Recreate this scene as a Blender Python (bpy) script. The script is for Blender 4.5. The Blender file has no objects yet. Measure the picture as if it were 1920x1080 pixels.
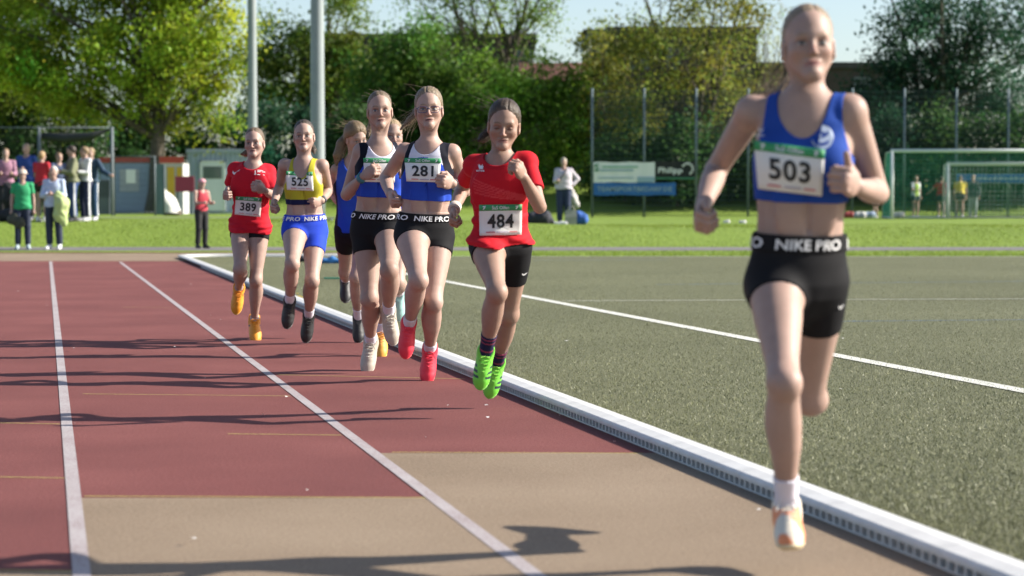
import bpy, math, random, copy
import numpy as np
from mathutils import Vector, Matrix
from mathutils.bvhtree import BVHTree

# ------------------------------------------------------------------ camera, sky, sun, exposure
SC = bpy.context.scene
COL = SC.collection
FPX = 4600.0                     # focal length in pixels of the 1920-wide photograph
CAMH = 1.03                      # kneeling photographer
PITCH = math.atan(162.0 / FPX)

cam_data = bpy.data.cameras.new('camera')
cam_data.sensor_width = 36.0
cam_data.lens = 36.0 * FPX / 1920.0
cam_data.clip_start = 0.1
cam_data.clip_end = 3000.0
cam_data.dof.use_dof = True
cam_data.dof.focus_distance = 14.3
cam_data.dof.aperture_fstop = 3.6
cam = bpy.data.objects.new('camera', cam_data)
COL.objects.link(cam)
cam.location = (0, 0, CAMH)
cam.rotation_euler = (math.pi / 2 - PITCH, 0, 0)
SC.camera = cam

SUN_EL = math.radians(30.0)
SUN_AZ = math.radians(4.0)       # from the right, a little behind the runners
sun_dir = Vector((math.cos(SUN_EL) * math.cos(SUN_AZ), math.cos(SUN_EL) * math.sin(SUN_AZ), math.sin(SUN_EL)))

world = bpy.data.worlds.new('World')
SC.world = world
world.use_nodes = True
wn = world.node_tree
wn.nodes.clear()
sky = wn.nodes.new('ShaderNodeTexSky')
sky.sky_type = 'NISHITA'
sky.sun_disc = False
sky.sun_elevation = SUN_EL
sky.sun_rotation = math.pi / 2 - SUN_AZ
sky.air_density = 0.8
sky.dust_density = 1.0
sky.ozone_density = 0.6
bg = wn.nodes.new('ShaderNodeBackground')
bg.inputs['Strength'].default_value = 0.085
wo = wn.nodes.new('ShaderNodeOutputWorld')
wn.links.new(sky.outputs[0], bg.inputs[0])
wn.links.new(bg.outputs[0], wo.inputs[0])

sun_data = bpy.data.lights.new('sun', 'SUN')
sun_data.energy = 4.7
sun_data.angle = math.radians(0.53)
sun_data.color = (1.0, 0.93, 0.82)
sun = bpy.data.objects.new('sun', sun_data)
COL.objects.link(sun)
sun.rotation_euler = sun_dir.to_track_quat('Z', 'Y').to_euler()

SC.view_settings.view_transform = 'Standard'
SC.view_settings.look = 'None'
SC.view_settings.exposure = 1.15
SC.view_settings.gamma = 1.0
SC.render.engine = 'CYCLES'
SC.cycles.use_denoising = True
SC.cycles.max_bounces = 6
SC.cycles.transparent_max_bounces = 8

# ------------------------------------------------------------------ pixel helpers (1920 x 1080)
CP, SP = math.cos(PITCH), math.sin(PITCH)
def ray(px, py):
    x = (px - 960.0) / FPX
    y = -(py - 540.0) / FPX
    return np.array([x, CP + y * SP, -SP + y * CP])
CAMP = np.array([0.0, 0.0, CAMH])
def at(px, py, Y):
    d = ray(px, py)
    return CAMP + d * (Y / d[1])
def gnd(px, py, z=0.0):
    d = ray(px, py)
    return CAMP + d * ((z - CAMH) / d[2])
def xat(px, Y):
    return (px - 960.0) / FPX * Y
def zat(py, Y):
    return at(960, py, Y)[2]

def sstep(a, b, x):
    t = np.clip((np.asarray(x, dtype=float) - a) / (b - a), 0, 1)
    return t * t * (3 - 2 * t)
def terrain(x, y):
    """height of the grass ground: flat sports field, low bank at the far end, plateau, slope behind the fence"""
    plate = 0.57 - 0.14 * sstep(-4, 3, x)
    z = 0.04 * sstep(49, 51, y) + (plate - 0.04) * sstep(53.4, 57.4, y)
    z = z + 1.5 * sstep(99, 108, y)
    return z

rng = np.random.default_rng(7)
random.seed(7)

# ------------------------------------------------------------------ object helpers
def new_mesh(name, verts, faces, mat=None, smooth=False, cols=None):
    me = bpy.data.meshes.new(name)
    verts = np.asarray(verts, dtype=np.float32)
    if isinstance(faces, np.ndarray):
        k = faces.shape[1]
        me.vertices.add(len(verts)); me.vertices.foreach_set('co', verts.ravel())
        n = len(faces)
        me.loops.add(n * k); me.loops.foreach_set('vertex_index', faces.astype(np.int32).ravel())
        me.polygons.add(n)
        me.polygons.foreach_set('loop_start', np.arange(0, n * k, k, dtype=np.int32))
        me.polygons.foreach_set('loop_total', np.full(n, k, dtype=np.int32))
        me.update(calc_edges=True)
    else:
        me.from_pydata([tuple(map(float, v)) for v in verts], [], [tuple(f) for f in faces])
        me.update()
    if smooth:
        me.polygons.foreach_set('use_smooth', np.ones(len(me.polygons), dtype=bool))
    if cols is not None:
        cols = np.asarray(cols, dtype=np.float32)
        if cols.shape[1] == 3:
            cols = np.concatenate([cols, np.ones((len(cols), 1), np.float32)], 1)
        a = me.color_attributes.new('Col', 'FLOAT_COLOR', 'POINT')
        a.data.foreach_set('color', cols.ravel())
    if mat is not None:
        me.materials.append(mat)
    return me
def link(name, data, parent=None, loc=None):
    o = bpy.data.objects.new(name, data)
    COL.objects.link(o)
    if parent is not None:
        o.parent = parent
    if loc is not None:
        o.location = loc
    return o
def tag(o, label=None, cat=None, group=None, kind=None):
    if label: o['label'] = label
    if cat: o['category'] = cat
    if group: o['group'] = group
    if kind: o['kind'] = kind
    return o
def empty(name, loc=(0, 0, 0), rz=0.0):
    o = bpy.data.objects.new(name, None)
    COL.objects.link(o)
    o.location = tuple(map(float, loc)); o.rotation_euler = (0, 0, rz)
    return o

class MB:
    """collects simple shapes and links them as one mesh object"""
    def __init__(s): s.v = []; s.f = []
    def add(s, v, f):
        b = len(s.v); s.v += [tuple(map(float, p)) for p in v]; s.f += [tuple(i + b for i in q) for q in f]; return s
    def box(s, x0, x1, y0, y1, z0, z1, bev=0.0):
        if bev <= 0:
            v = [(x0,y0,z0),(x1,y0,z0),(x1,y1,z0),(x0,y1,z0),(x0,y0,z1),(x1,y0,z1),(x1,y1,z1),(x0,y1,z1)]
            f = [(3,2,1,0),(4,5,6,7),(0,1,5,4),(1,2,6,5),(2,3,7,6),(3,0,4,7)]
            return s.add(v, f)
        b = bev; rings = []
        for z, i in ((z0, b), (z0 + b, 0), (z1 - b, 0), (z1, b)):
            X0, X1, Y0, Y1 = x0 + i, x1 - i, y0 + i, y1 - i
            c = b if i == 0 else b * 0.4
            rings.append([(X0+c,Y0,z),(X1-c,Y0,z),(X1,Y0+c,z),(X1,Y1-c,z),(X1-c,Y1,z),(X0+c,Y1,z),(X0,Y1-c,z),(X0,Y0+c,z)])
        return s.rings(rings)
    def rings(s, rings, cap=True):
        n = len(rings[0]); v = [p for r in rings for p in r]; f = []
        for i in range(len(rings) - 1):
            for j in range(n):
                f.append((i*n+j, i*n+(j+1) % n, (i+1)*n+(j+1) % n, (i+1)*n+j))
        if cap:
            f.append(tuple(range(n-1, -1, -1))); f.append(tuple((len(rings)-1)*n + j for j in range(n)))
        return s.add(v, f)
    def tube(s, pts, rad, n=8, cap=True):
        pts = [Vector(p) for p in pts]
        if not hasattr(rad, '__len__'): rad = [rad] * len(pts)
        rings = []; prev = None
        for i, p in enumerate(pts):
            d = (pts[min(i+1, len(pts)-1)] - pts[max(i-1, 0)]).normalized()
            if prev is None:
                a = d.orthogonal().normalized()
            else:
                a = (prev - d * prev.dot(d)).normalized()
            prev = a; b = d.cross(a)
            rings.append([tuple(p + (a*math.cos(2*math.pi*k/n) + b*math.sin(2*math.pi*k/n))*rad[i]) for k in range(n)])
        return s.rings(rings, cap)
    def mesh(s, name, mat, smooth=False):
        return new_mesh(name, s.v, s.f, mat, smooth)
    def build(s, name, mat, parent=None, smooth=False, loc=None):
        return link(name, s.mesh(name, mat, smooth), parent, loc)

# ------------------------------------------------------------------ materials
MATS = {}
def mat(name, color=(0.5, 0.5, 0.5), rough=0.6, metal=0.0, spec=0.5, noise=None, bump=None, attr=False, sheen=0.0,
        trans=0.0, alpha=1.0, coord='Object', sss=0.0, emit=None):
    """noise = (scale, amount[, detail]) brightness mottling; bump = (scale, strength)"""
    if name in MATS: return MATS[name]
    m = bpy.data.materials.new(name); m.use_nodes = True
    nt = m.node_tree; nt.nodes.clear()
    out = nt.nodes.new('ShaderNodeOutputMaterial')
    p = nt.nodes.new('ShaderNodeBsdfPrincipled')
    p.inputs['Roughness'].default_value = rough
    p.inputs['Metallic'].default_value = metal
    p.inputs['Specular IOR Level'].default_value = spec
    p.inputs['Sheen Weight'].default_value = sheen
    p.inputs['Alpha'].default_value = alpha
    if sss > 0:
        p.inputs['Subsurface Weight'].default_value = sss
        p.inputs['Subsurface Radius'].default_value = (1.0, 0.35, 0.2)
        p.inputs['Subsurface Scale'].default_value = 0.012
    src = None
    if attr:
        a = nt.nodes.new('ShaderNodeAttribute'); a.attribute_name = 'Col'; src = a.outputs['Color']
    tc = nt.nodes.new('ShaderNodeTexCoord')
    if noise:
        nz = nt.nodes.new('ShaderNodeTexNoise'); nz.inputs['Scale'].default_value = noise[0]
        nz.inputs['Detail'].default_value = noise[2] if len(noise) > 2 else 5
        nz.inputs['Roughness'].default_value = 0.65
        nt.links.new(tc.outputs[coord], nz.inputs['Vector'])
        mr = nt.nodes.new('ShaderNodeMapRange')
        mr.inputs['From Min'].default_value = 0.25; mr.inputs['From Max'].default_value = 0.75
        mr.inputs['To Min'].default_value = 1 - noise[1]; mr.inputs['To Max'].default_value = 1 + noise[1]
        nt.links.new(nz.outputs['Fac'], mr.inputs['Value'])
        mx = nt.nodes.new('ShaderNodeMix'); mx.data_type = 'RGBA'; mx.blend_type = 'MULTIPLY'
        mx.inputs['Factor'].default_value = 1.0
        mx.inputs['A'].default_value = (*color, 1)
        if src: nt.links.new(src, mx.inputs['A'])
        nt.links.new(mr.outputs[0], mx.inputs['B'])
        src = mx.outputs['Result']
    if src: nt.links.new(src, p.inputs['Base Color'])
    else: p.inputs['Base Color'].default_value = (*color, 1)
    if bump:
        bz = nt.nodes.new('ShaderNodeTexNoise'); bz.inputs['Scale'].default_value = bump[0]; bz.inputs['Detail'].default_value = 4
        nt.links.new(tc.outputs[coord], bz.inputs['Vector'])
        bp = nt.nodes.new('ShaderNodeBump'); bp.inputs['Strength'].default_value = bump[1]
        bp.inputs['Distance'].default_value = bump[2] if len(bump) > 2 else 0.01
        nt.links.new(bz.outputs['Fac'], bp.inputs['Height']); nt.links.new(bp.outputs[0], p.inputs['Normal'])
    surf = p.outputs[0]
    if trans > 0:
        tr = nt.nodes.new('ShaderNodeBsdfTranslucent')
        if src: nt.links.new(src, tr.inputs['Color'])
        else: tr.inputs['Color'].default_value = (*color, 1)
        ms = nt.nodes.new('ShaderNodeMixShader'); ms.inputs[0].default_value = trans
        nt.links.new(p.outputs[0], ms.inputs[1]); nt.links.new(tr.outputs[0], ms.inputs[2]); surf = ms.outputs[0]
    nt.links.new(surf, out.inputs[0])
    MATS[name] = m
    return m

def ground_mat(name, cols, scales, rough=0.9, bump=(60, 0.5, 0.01), speck=None, grain=0.28, large=0.6):
    """layered noise ground: cols = (dark, mid, light); scales = (large, fine)"""
    m = bpy.data.materials.new(name); m.use_nodes = True
    nt = m.node_tree; nt.nodes.clear(); N = nt.nodes.new; L = nt.links.new
    out = N('ShaderNodeOutputMaterial'); p = N('ShaderNodeBsdfPrincipled'); p.inputs['Roughness'].default_value = rough
    p.inputs['Specular IOR Level'].default_value = 0.3
    tc = N('ShaderNodeTexCoord')
    n1 = N('ShaderNodeTexNoise'); n1.inputs['Scale'].default_value = scales[0]; n1.inputs['Detail'].default_value = 6; L(tc.outputs['Object'], n1.inputs['Vector'])
    n2 = N('ShaderNodeTexNoise'); n2.inputs['Scale'].default_value = scales[1]; n2.inputs['Detail'].default_value = 3; n2.inputs['Roughness'].default_value = 0.85; L(tc.outputs['Object'], n2.inputs['Vector'])
    gr = N('ShaderNodeMapRange'); gr.inputs['From Min'].default_value = 0.36; gr.inputs['From Max'].default_value = 0.64; gr.inputs['To Min'].default_value = 0.5 - grain; gr.inputs['To Max'].default_value = 0.5 + grain; L(n2.outputs['Fac'], gr.inputs['Value'])
    add = N('ShaderNodeMath'); add.operation = 'ADD'; lg = N('ShaderNodeMapRange'); lg.inputs['To Min'].default_value = 0.5 - 0.5*large; lg.inputs['To Max'].default_value = 0.5 + 0.5*large; L(n1.outputs['Fac'], lg.inputs['Value']); L(lg.outputs[0], add.inputs[0]); L(gr.outputs[0], add.inputs[1])
    cr = N('ShaderNodeValToRGB'); e = cr.color_ramp.elements
    e[0].position = 0.30; e[0].color = (*cols[0], 1); e[1].position = 0.72; e[1].color = (*cols[2], 1)
    k = e.new(0.5); k.color = (*cols[1], 1)
    half = N('ShaderNodeMath'); half.operation = 'MULTIPLY'; half.inputs[1].default_value = 0.5; L(add.outputs[0], half.inputs[0])
    L(half.outputs[0], cr.inputs[0])
    src = cr.outputs[0]
    if speck:
        v = N('ShaderNodeTexNoise'); v.inputs['Scale'].default_value = speck[0]; v.inputs['Detail'].default_value = 2; L(tc.outputs['Object'], v.inputs['Vector'])
        r2 = N('ShaderNodeMapRange'); r2.inputs['From Min'].default_value = speck[2]; r2.inputs['From Max'].default_value = speck[2] + 0.06; L(v.outputs['Fac'], r2.inputs['Value'])
        mx = N('ShaderNodeMix'); mx.data_type = 'RGBA'; L(r2.outputs[0], mx.inputs['Factor']); L(src, mx.inputs['A']); mx.inputs['B'].default_value = (*speck[1], 1)
        src = mx.outputs['Result']
    L(src, p.inputs['Base Color'])
    b = N('ShaderNodeBump'); b.inputs['Strength'].default_value = bump[1]; b.inputs['Distance'].default_value = bump[2]
    nb = N('ShaderNodeTexNoise'); nb.inputs['Scale'].default_value = bump[0]; nb.inputs['Detail'].default_value = 3; L(tc.outputs['Object'], nb.inputs['Vector'])
    L(nb.outputs['Fac'], b.inputs['Height']); L(b.outputs[0], p.inputs['Normal'])
    L(p.outputs[0], out.inputs[0])
    return m
# ------------------------------------------------------------------ the ground
M_GRASS = ground_mat('lawn_grass', ((0.10, 0.15, 0.018), (0.155, 0.235, 0.028), (0.22, 0.29, 0.05)), (0.35, 9.0), 0.85, (14, 0.8, 0.05))
M_RED = ground_mat('red_tartan', ((0.088, 0.025, 0.024), (0.162, 0.047, 0.043), (0.275, 0.10, 0.09)), (0.9, 95.0), 0.9, (320, 0.7, 0.006))
M_BEIGE = ground_mat('beige_tartan', ((0.155, 0.110, 0.072), (0.24, 0.178, 0.122), (0.345, 0.27, 0.195)), (0.9, 85.0), 0.9, (320, 0.7, 0.006))
M_TURF = ground_mat('turf_base', ((0.085, 0.088, 0.038), (0.15, 0.155, 0.075), (0.23, 0.235, 0.13)), (0.25, 150.0), 0.7, (240, 1.0, 0.015))
M_PATH = ground_mat('path_asphalt', ((0.12, 0.115, 0.112), (0.165, 0.157, 0.15), (0.21, 0.20, 0.19)), (0.8, 60.0), 0.9, (90, 0.4, 0.01))
M_LINE = ground_mat('lane_paint', ((0.22, 0.16, 0.16), (0.36, 0.32, 0.325), (0.46, 0.44, 0.45)), (3.0, 90.0), 0.85, (320, 0.6, 0.005))
M_WLINE = ground_mat('turf_line', ((0.50, 0.50, 0.44), (0.66, 0.66, 0.60), (0.78, 0.78, 0.72)), (2.0, 120.0), 0.7, (240, 0.8, 0.01))

ys_ = np.concatenate([np.arange(-30, 40, 5.0), np.arange(40, 62, 0.4), np.arange(62, 120, 1.5), np.array([125, 140, 180, 260, 400, 700, 1400.0])])
xs_ = np.concatenate([np.array([-900, -400, -150, -60]), np.arange(-30, 31, 1.5), np.array([60, 150, 400, 900.0])])
GX, GY = np.meshgrid(xs_, ys_)
und = 0.03 * np.sin(GX * 0.7 + 1.3) * np.sin(GY * 0.55) * (sstep(53.5, 57, GY))
GZ = terrain(GX, GY) + und - 0.02 * (1 - sstep(45, 49, GY))
nvx = len(xs_)
fi = np.arange(len(ys_) - 1)[:, None] * nvx + np.arange(nvx - 1)[None, :]
fq = np.stack([fi, fi + 1, fi + nvx + 1, fi + nvx], -1).reshape(-1, 4)
g = link('ground', new_mesh('ground', np.stack([GX, GY, GZ], -1).reshape(-1, 3), fq, M_GRASS, True))
tag(g, kind='structure')

def sheet(name, pts, z, m, parent=None, kind='structure'):
    v = [(p[0], p[1], z) for p in pts]
    o = link(name, new_mesh(name, v, [tuple(range(len(v)))], m), parent)
    if parent is None: tag(o, kind=kind)
    return o
def strip(a, b, w, z, name, m, parent=None, n=1):
    """flat painted strip between ground points a and b"""
    a = np.array(a[:2]); b = np.array(b[:2]); d = (b - a) / np.linalg.norm(b - a); q = np.array([-d[1], d[0]]) * w / 2
    o = link(name, new_mesh(name, [(*(a - q), z), (*(b - q), z), (*(b + q), z), (*(a + q), z)], [(0, 1, 2, 3)], m), parent)
    return o

# kerb foot line on the ground (track side), straight, from two well-read points
KA = gnd(1750, 1062); KB = gnd(372, 500)
kd = (KB - KA); kd[2] = 0; kd /= np.linalg.norm(kd)
kn = np.array([kd[1], -kd[0], 0.0])              # to the right, towards the turf
def on_kerb(s, off=0.0): return KA + kd * s + kn * off
Sfar = float(np.dot(KB - KA, kd))
# running track, red with beige change-over zones
track_pts = [on_kerb(-9, 0.0), on_kerb(Sfar + 6.6, 0.0), (-40, 48.9), (-40, -8), (KA[0] - 8 * kd[0], -8)]
K48 = on_kerb((48.9 - KA[1]) / kd[1])
track = sheet('running_track', [on_kerb(-9, 0.1)[:2], on_kerb((48.9 - KA[1]) / kd[1], 0.1)[:2], (-40, 48.9), (-40, -2)], 0.0, M_RED)
# lane lines run parallel to the kerb
L2a, L2b = gnd(1000, 1076), gnd(226, 492)
L1a, L1b = gnd(153, 1076), gnd(95, 491)
def ext(a, b, s0, s1):
    d = (b - a) / np.linalg.norm(b - a)
    return a - d * s0, b + d * s1
for (a, b) in ((L1a, L1b), (L2a, L2b)):
    p, q = ext(a, b, 6, 0.2)
    strip(p, q, 0.050, 0.0026, 'lane_line', M_LINE, track)
w_l = (L2a - L1a)
for k in (1, 2, 3, 4):
    p, q = ext(L1a - w_l * k, L1b - (L2b - L1b) * k, 6, 0.2)
    strip(p, q, 0.050, 0.0026, 'lane_line', M_LINE, track)
# beige zone beyond the red straight, and the thin red strip behind it
far_y = gnd(960, 489.5)[1]
sheet('beige_zone', [(-40, far_y), (gnd(352, 489)[0], far_y), (gnd(372, 486)[0], gnd(372, 486)[1]), gnd(560, 478.5)[:2], gnd(700, 476.5)[:2], gnd(700, 475)[:2], (-40, 48.7)], 0.0012, M_BEIGE, track)
sheet('red_strip', [(-40, 48.7), gnd(760, 474.6)[:2], gnd(880, 471.2)[:2], (-40, 50.2)], 0.008, M_RED)
def lane_x(a, b, y):
    t = (y - a[1]) / (b[1] - a[1]); return a[0] + (b[0] - a[0]) * t
yb1 = gnd(960, 850)[1]; yb2 = gnd(480, 934)[1]; yb3 = gnd(60, 1073)[1]
def beige(y1, left, right, y0=-1.0):
    sheet('beige_zone', [(left(y0), y0), (right(y0), y0), (right(y1), y1), (left(y1), y1)], 0.0012, M_BEIGE, track)
xk = lambda y: on_kerb((y - KA[1]) / kd[1], 0.02)[0]
x2 = lambda y: lane_x(L2a, L2b, y); x1 = lambda y: lane_x(L1a, L1b, y); x0_ = lambda y: x1(y) - 1.24
beige(yb1, x2, xk); beige(yb2, x1, x2); beige(yb3, x0_, x1)
M_YEL = mat('thin_yellow_paint', (0.46, 0.40, 0.10), 0.8, noise=(60, 0.5))
for (a, b) in (((155, 739), (545, 743)), ((0, 793.5), (112, 795.5)), ((427, 814), (640, 816.5)), ((-60, 894), (122, 897)), ((520, 703), (872, 711)),
               ((735, 848.5), (1205, 850.5)), ((158, 931), (800, 934)), ((230, 576), (320, 577)), ((-40, 1070), (138, 1072))):
    strip(gnd(*a), gnd(*b), 0.012, 0.0020, 'yellow_mark', M_YEL, track)

# artificial turf pitch
yT = gnd(960, 482)[1]
turf = sheet('turf_pitch', [on_kerb(-8, 0.14)[:2], on_kerb((yT - KA[1]) / kd[1], 0.14)[:2], (60, yT), (60, -2)], 0.012, M_TURF)
pa, pb = gnd(744, 512), gnd(1920, 738)
d_ = (pb - pa) / np.linalg.norm(pb - pa)
strip(pa - d_ * 5.2, pb + d_ * 8, 0.125, 0.0160, 'pitch_line', M_WLINE, turf)
strip(gnd(1055, 566.5), gnd(2300, 561), 0.055, 0.0148, 'pitch_line', M_WLINE, turf)
strip((gnd(385, 484)[0], yT - 0.06), (60, yT - 0.06), 0.12, 0.0152, 'pitch_line', M_WLINE, turf)
M_BLUE = mat('blue_turf_line', (0.06, 0.13, 0.24), 0.8, noise=(5, 0.6))
strip(gnd(1000, 489.5), gnd(1250, 488.5), 0.08  , 0.0140, 'blue_pitch_line', M_BLUE, turf)
strip(gnd(1230, 535.5), gnd(1960, 529), 0.06  , 0.0140, 'blue_pitch_line', M_BLUE, turf)
strip(gnd(1560, 605.5), gnd(1960, 602), 0.05  , 0.0140, 'blue_pitch_line', M_BLUE, turf)

# asphalt path across the far end and a narrow one on the plateau, left
v = []
pxs = np.linspace(-40, 60, 60)
for x in pxs:
    for y in (50.2, 51.2, 52.2, 53.2): v.append((x, y, terrain(x, y) + 0.006))
ff = [(i*4+j, i*4+4+j, i*4+5+j, i*4+1+j) for i in range(59) for j in range(3)]
tag(link('path', new_mesh('path', v, ff, M_PATH)), kind='structure')
v = []
pxs = np.linspace(-30, -4.6, 30)
for x in pxs:
    for y in (63.5, 64.5, 65.6): v.append((x, y, terrain(x, y) + 0.045))
ff = [(i*3+j, i*3+3+j, i*3+4+j, i*3+1+j) for i in range(29) for j in range(2)]
tag(link('gravel_path', new_mesh('gravel_path', v, ff, M_PATH)), kind='structure')

# ------------------------------------------------------------------ slotted drain kerb, one-metre segments
M_KERB = mat('pale_plastic_kerb', (0.53, 0.53, 0.525), 0.55, noise=(7, 0.14, 6), bump=(60, 0.15, 0.004))
M_SLOT = mat('dark_slot_shade', (0.03, 0.03, 0.032), 0.9)  # near-black colour standing in for the shade inside the kerb slots
KW, KH = 0.150, 0.054
prof = [(0.0, 0.032), (0.0, 0.042), (0.004, 0.049), (0.013, KH), (0.075, KH + 0.006), (KW - 0.012, KH), (KW, KH - 0.012), (KW, 0.0), (0.10, 0.0), (0.10, 0.032)]
def kerb_seg_mesh(L=1.0):
    m = MB()
    rings = [[(x, y, z) for (x, z) in prof] for y in (0.002, 0.25, 0.5, 0.75, L - 0.002)]
    m.rings(rings)
    n = 15
    for i in range(n):
        y = (i + 0.5) * L / n
        m.box(0.003, 0.020, y - 0.0085, y + 0.0085, 0.0, 0.033)
    m.box(0.0015, 0.10, 0.002, L - 0.002, 0.0, 0.006)
    return m.mesh('kerb_segment', M_KERB, False)
kerb = empty('kerb', tuple(KA)); tag(kerb, kind='structure')
ang = math.atan2(kd[1], kd[0]) - math.pi / 2
seg = kerb_seg_mesh()
shade_box = MB().box(0.026, 0.0995, 0.002, 0.998, 0.0065, 0.0315).mesh('slot_shade_fill', M_SLOT)  # dark box added in the kerb hollow to make the slots read as shaded
s = -6.0
while s < Sfar - 0.9:
    o = link('kerb_segment', seg, kerb, (float(kd[0] * s), float(kd[1] * s), 0.001)); o.rotation_euler = (0, 0, ang)
    link('slot_shade_fill', shade_box, o)
    s += 1.0
s_end = s
# the far end curls round to the right and runs off behind the pitch
def kerb_sweep(path):
    m = MB(); rings = []
    for i, p in enumerate(path):
        d = np.array(path[min(i+1, len(path)-1)]) - np.array(path[max(i-1, 0)]); d = d / np.linalg.norm(d)
        r = np.array([d[1], -d[0]])
        rings.append([(p[0] + r[0]*x, p[1] + r[1]*x, z + 0.001) for (x, z) in prof])
    m.rings(rings); return m
p0 = (kd * s_end)[:2]; a0 = math.atan2(kd[1], kd[0])
path = []; cur = np.array(p0); a = a0
L_st = (yT - 0.9 - KA[1] - cur[1]) / math.sin(a0)
for i in range(6): path.append(cur + np.array([math.cos(a0), math.sin(a0)]) * L_st * i / 5)
cur = path[-1]; R = 0.9
for i in range(1, 15):
    a = a0 - (a0) * i / 14
    cur = cur + np.array([math.cos(a), math.sin(a)]) * (R * a0 / 14); path.append(cur)
for i in range(1, 8): path.append(cur + np.array([1, 0]) * i * 0.5)
kerb_sweep([tuple(map(float, p)) for p in path]).build('kerb_curve', M_KERB, kerb)

# ------------------------------------------------------------------ turf blades, lawn tufts and fallen petals
def blades(n, region, zf, wid, hei, name, m, colf, lean=0.7, kind='stuff', label=None, cat=None):
    P = region(n); n = len(P)
    th = rng.uniform(0, 2*np.pi, n); w = wid * rng.uniform(0.6, 1.4, n); h = hei * rng.uniform(0.5, 1.3, n)
    la = rng.uniform(0, 2*np.pi, n); lm = h * lean * rng.uniform(0.2, 1.3, n)
    v = np.zeros((n, 3, 3), np.float32)
    z0 = zf(P)
    v[:, 0] = np.stack([P[:, 0] - np.cos(th)*w/2, P[:, 1] - np.sin(th)*w/2, z0], 1)
    v[:, 1] = np.stack([P[:, 0] + np.cos(th)*w/2, P[:, 1] + np.sin(th)*w/2, z0], 1)
    v[:, 2] = np.stack([P[:, 0] + np.cos(la)*lm, P[:, 1] + np.sin(la)*lm, z0 + h], 1)
    cols = np.repeat(colf(n), 3, 0)
    o = link(name, new_mesh(name, v.reshape(-1, 3), np.arange(n*3).reshape(-1, 3), m, False, cols))
    tag(o, label, cat, None, kind); return o
M_BLADE = mat('turf_blade', (0.1, 0.14, 0.06), 0.52, spec=0.45, attr=True)
M_LAWNB = mat('lawn_blade', (0.1, 0.16, 0.03), 0.6, attr=True, trans=0.3)
def turf_region(n):
    n = int(n * 1.0)
    Y = 6.6 * np.exp(rng.uniform(0, 1, n) * math.log(yT / 6.6))
    kx = (KA[0] + kd[0] / kd[1] * (Y - KA[1])) + 0.158
    X = kx + rng.uniform(0, 1, n) * (0.212 * Y + 1.2 - kx)
    ok = (X > kx)
    return np.stack([X[ok], Y[ok]], 1)
def turf_cols(n):
    base = np.array([[0.145, 0.155, 0.065]]) * rng.uniform(0.5, 1.5, (n, 1))
    pale = rng.random(n) < 0.13
    base[pale] = np.array([0.33, 0.335, 0.23]) * rng.uniform(0.6, 1.25, (pale.sum(), 1))
    return base
blades(300000, turf_region, lambda P: np.full(len(P), 0.010), 0.0030, 0.013, 'turf_fibres', M_BLADE, turf_cols, 1.0)
def bank_region(n):
    Y = rng.uniform(45.6, 64, n); X = rng.uniform(-1, 1, n) * (Y * 0.215)
    ok = ~((Y > 50.1) & (Y < 53.3)) & ~((Y < 50.4) & (X < -0.2 - 0.0 * Y)) & ~((Y > 63) & (X < -4.4))
    return np.stack([X[ok], Y[ok]], 1)
def lawn_cols(n):
    return np.array([[0.16, 0.24, 0.026]]) * rng.uniform(0.55, 1.5, (n, 1)) + np.array([[0.05, 0.03, 0.0]]) * rng.random((n, 1))
blades(110000, bank_region, lambda P: terrain(P[:, 0], P[:, 1]) - 0.005, 0.016, 0.034, 'lawn_tufts', M_LAWNB, lawn_cols, 0.8)
M_PETAL = mat('pale_petal', (0.72, 0.70, 0.68), 0.8)
m_ = MB()
for (px, py, r) in ((360, 1024, 0.011), (538, 752, .01), (493, 786, .006), (138, 659, .012), (328, 656, .008), (34, 550, .012), (140, 803, .005), (395, 596, .010), (415, 604, .012), (357, 537, .012), (798, 830, .006),
                    (912, 768, .008), (1050, 788, .005), (1152, 838, .006), (88, 577, .008), (1424, 968, .008), (385, 716, .006), (915, 792, .008), (840, 768, .005), (577, 931, .006), (1578, 737, .010), (1062, 645, .012), (1580, 640, .01)):
    c = gnd(px, py); a = random.random() * 6
    pts = [(c[0] + r*random.uniform(.6, 1.4)*math.cos(a + k*1.05), c[1] + r*random.uniform(.6, 1.6)*math.sin(a + k*1.05), 0.022 + 0.006*random.random()) for k in range(6)]
    m_.add(pts, [tuple(range(6))])
tag(m_.build('fallen_petals', M_PETAL), kind='stuff')
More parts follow.
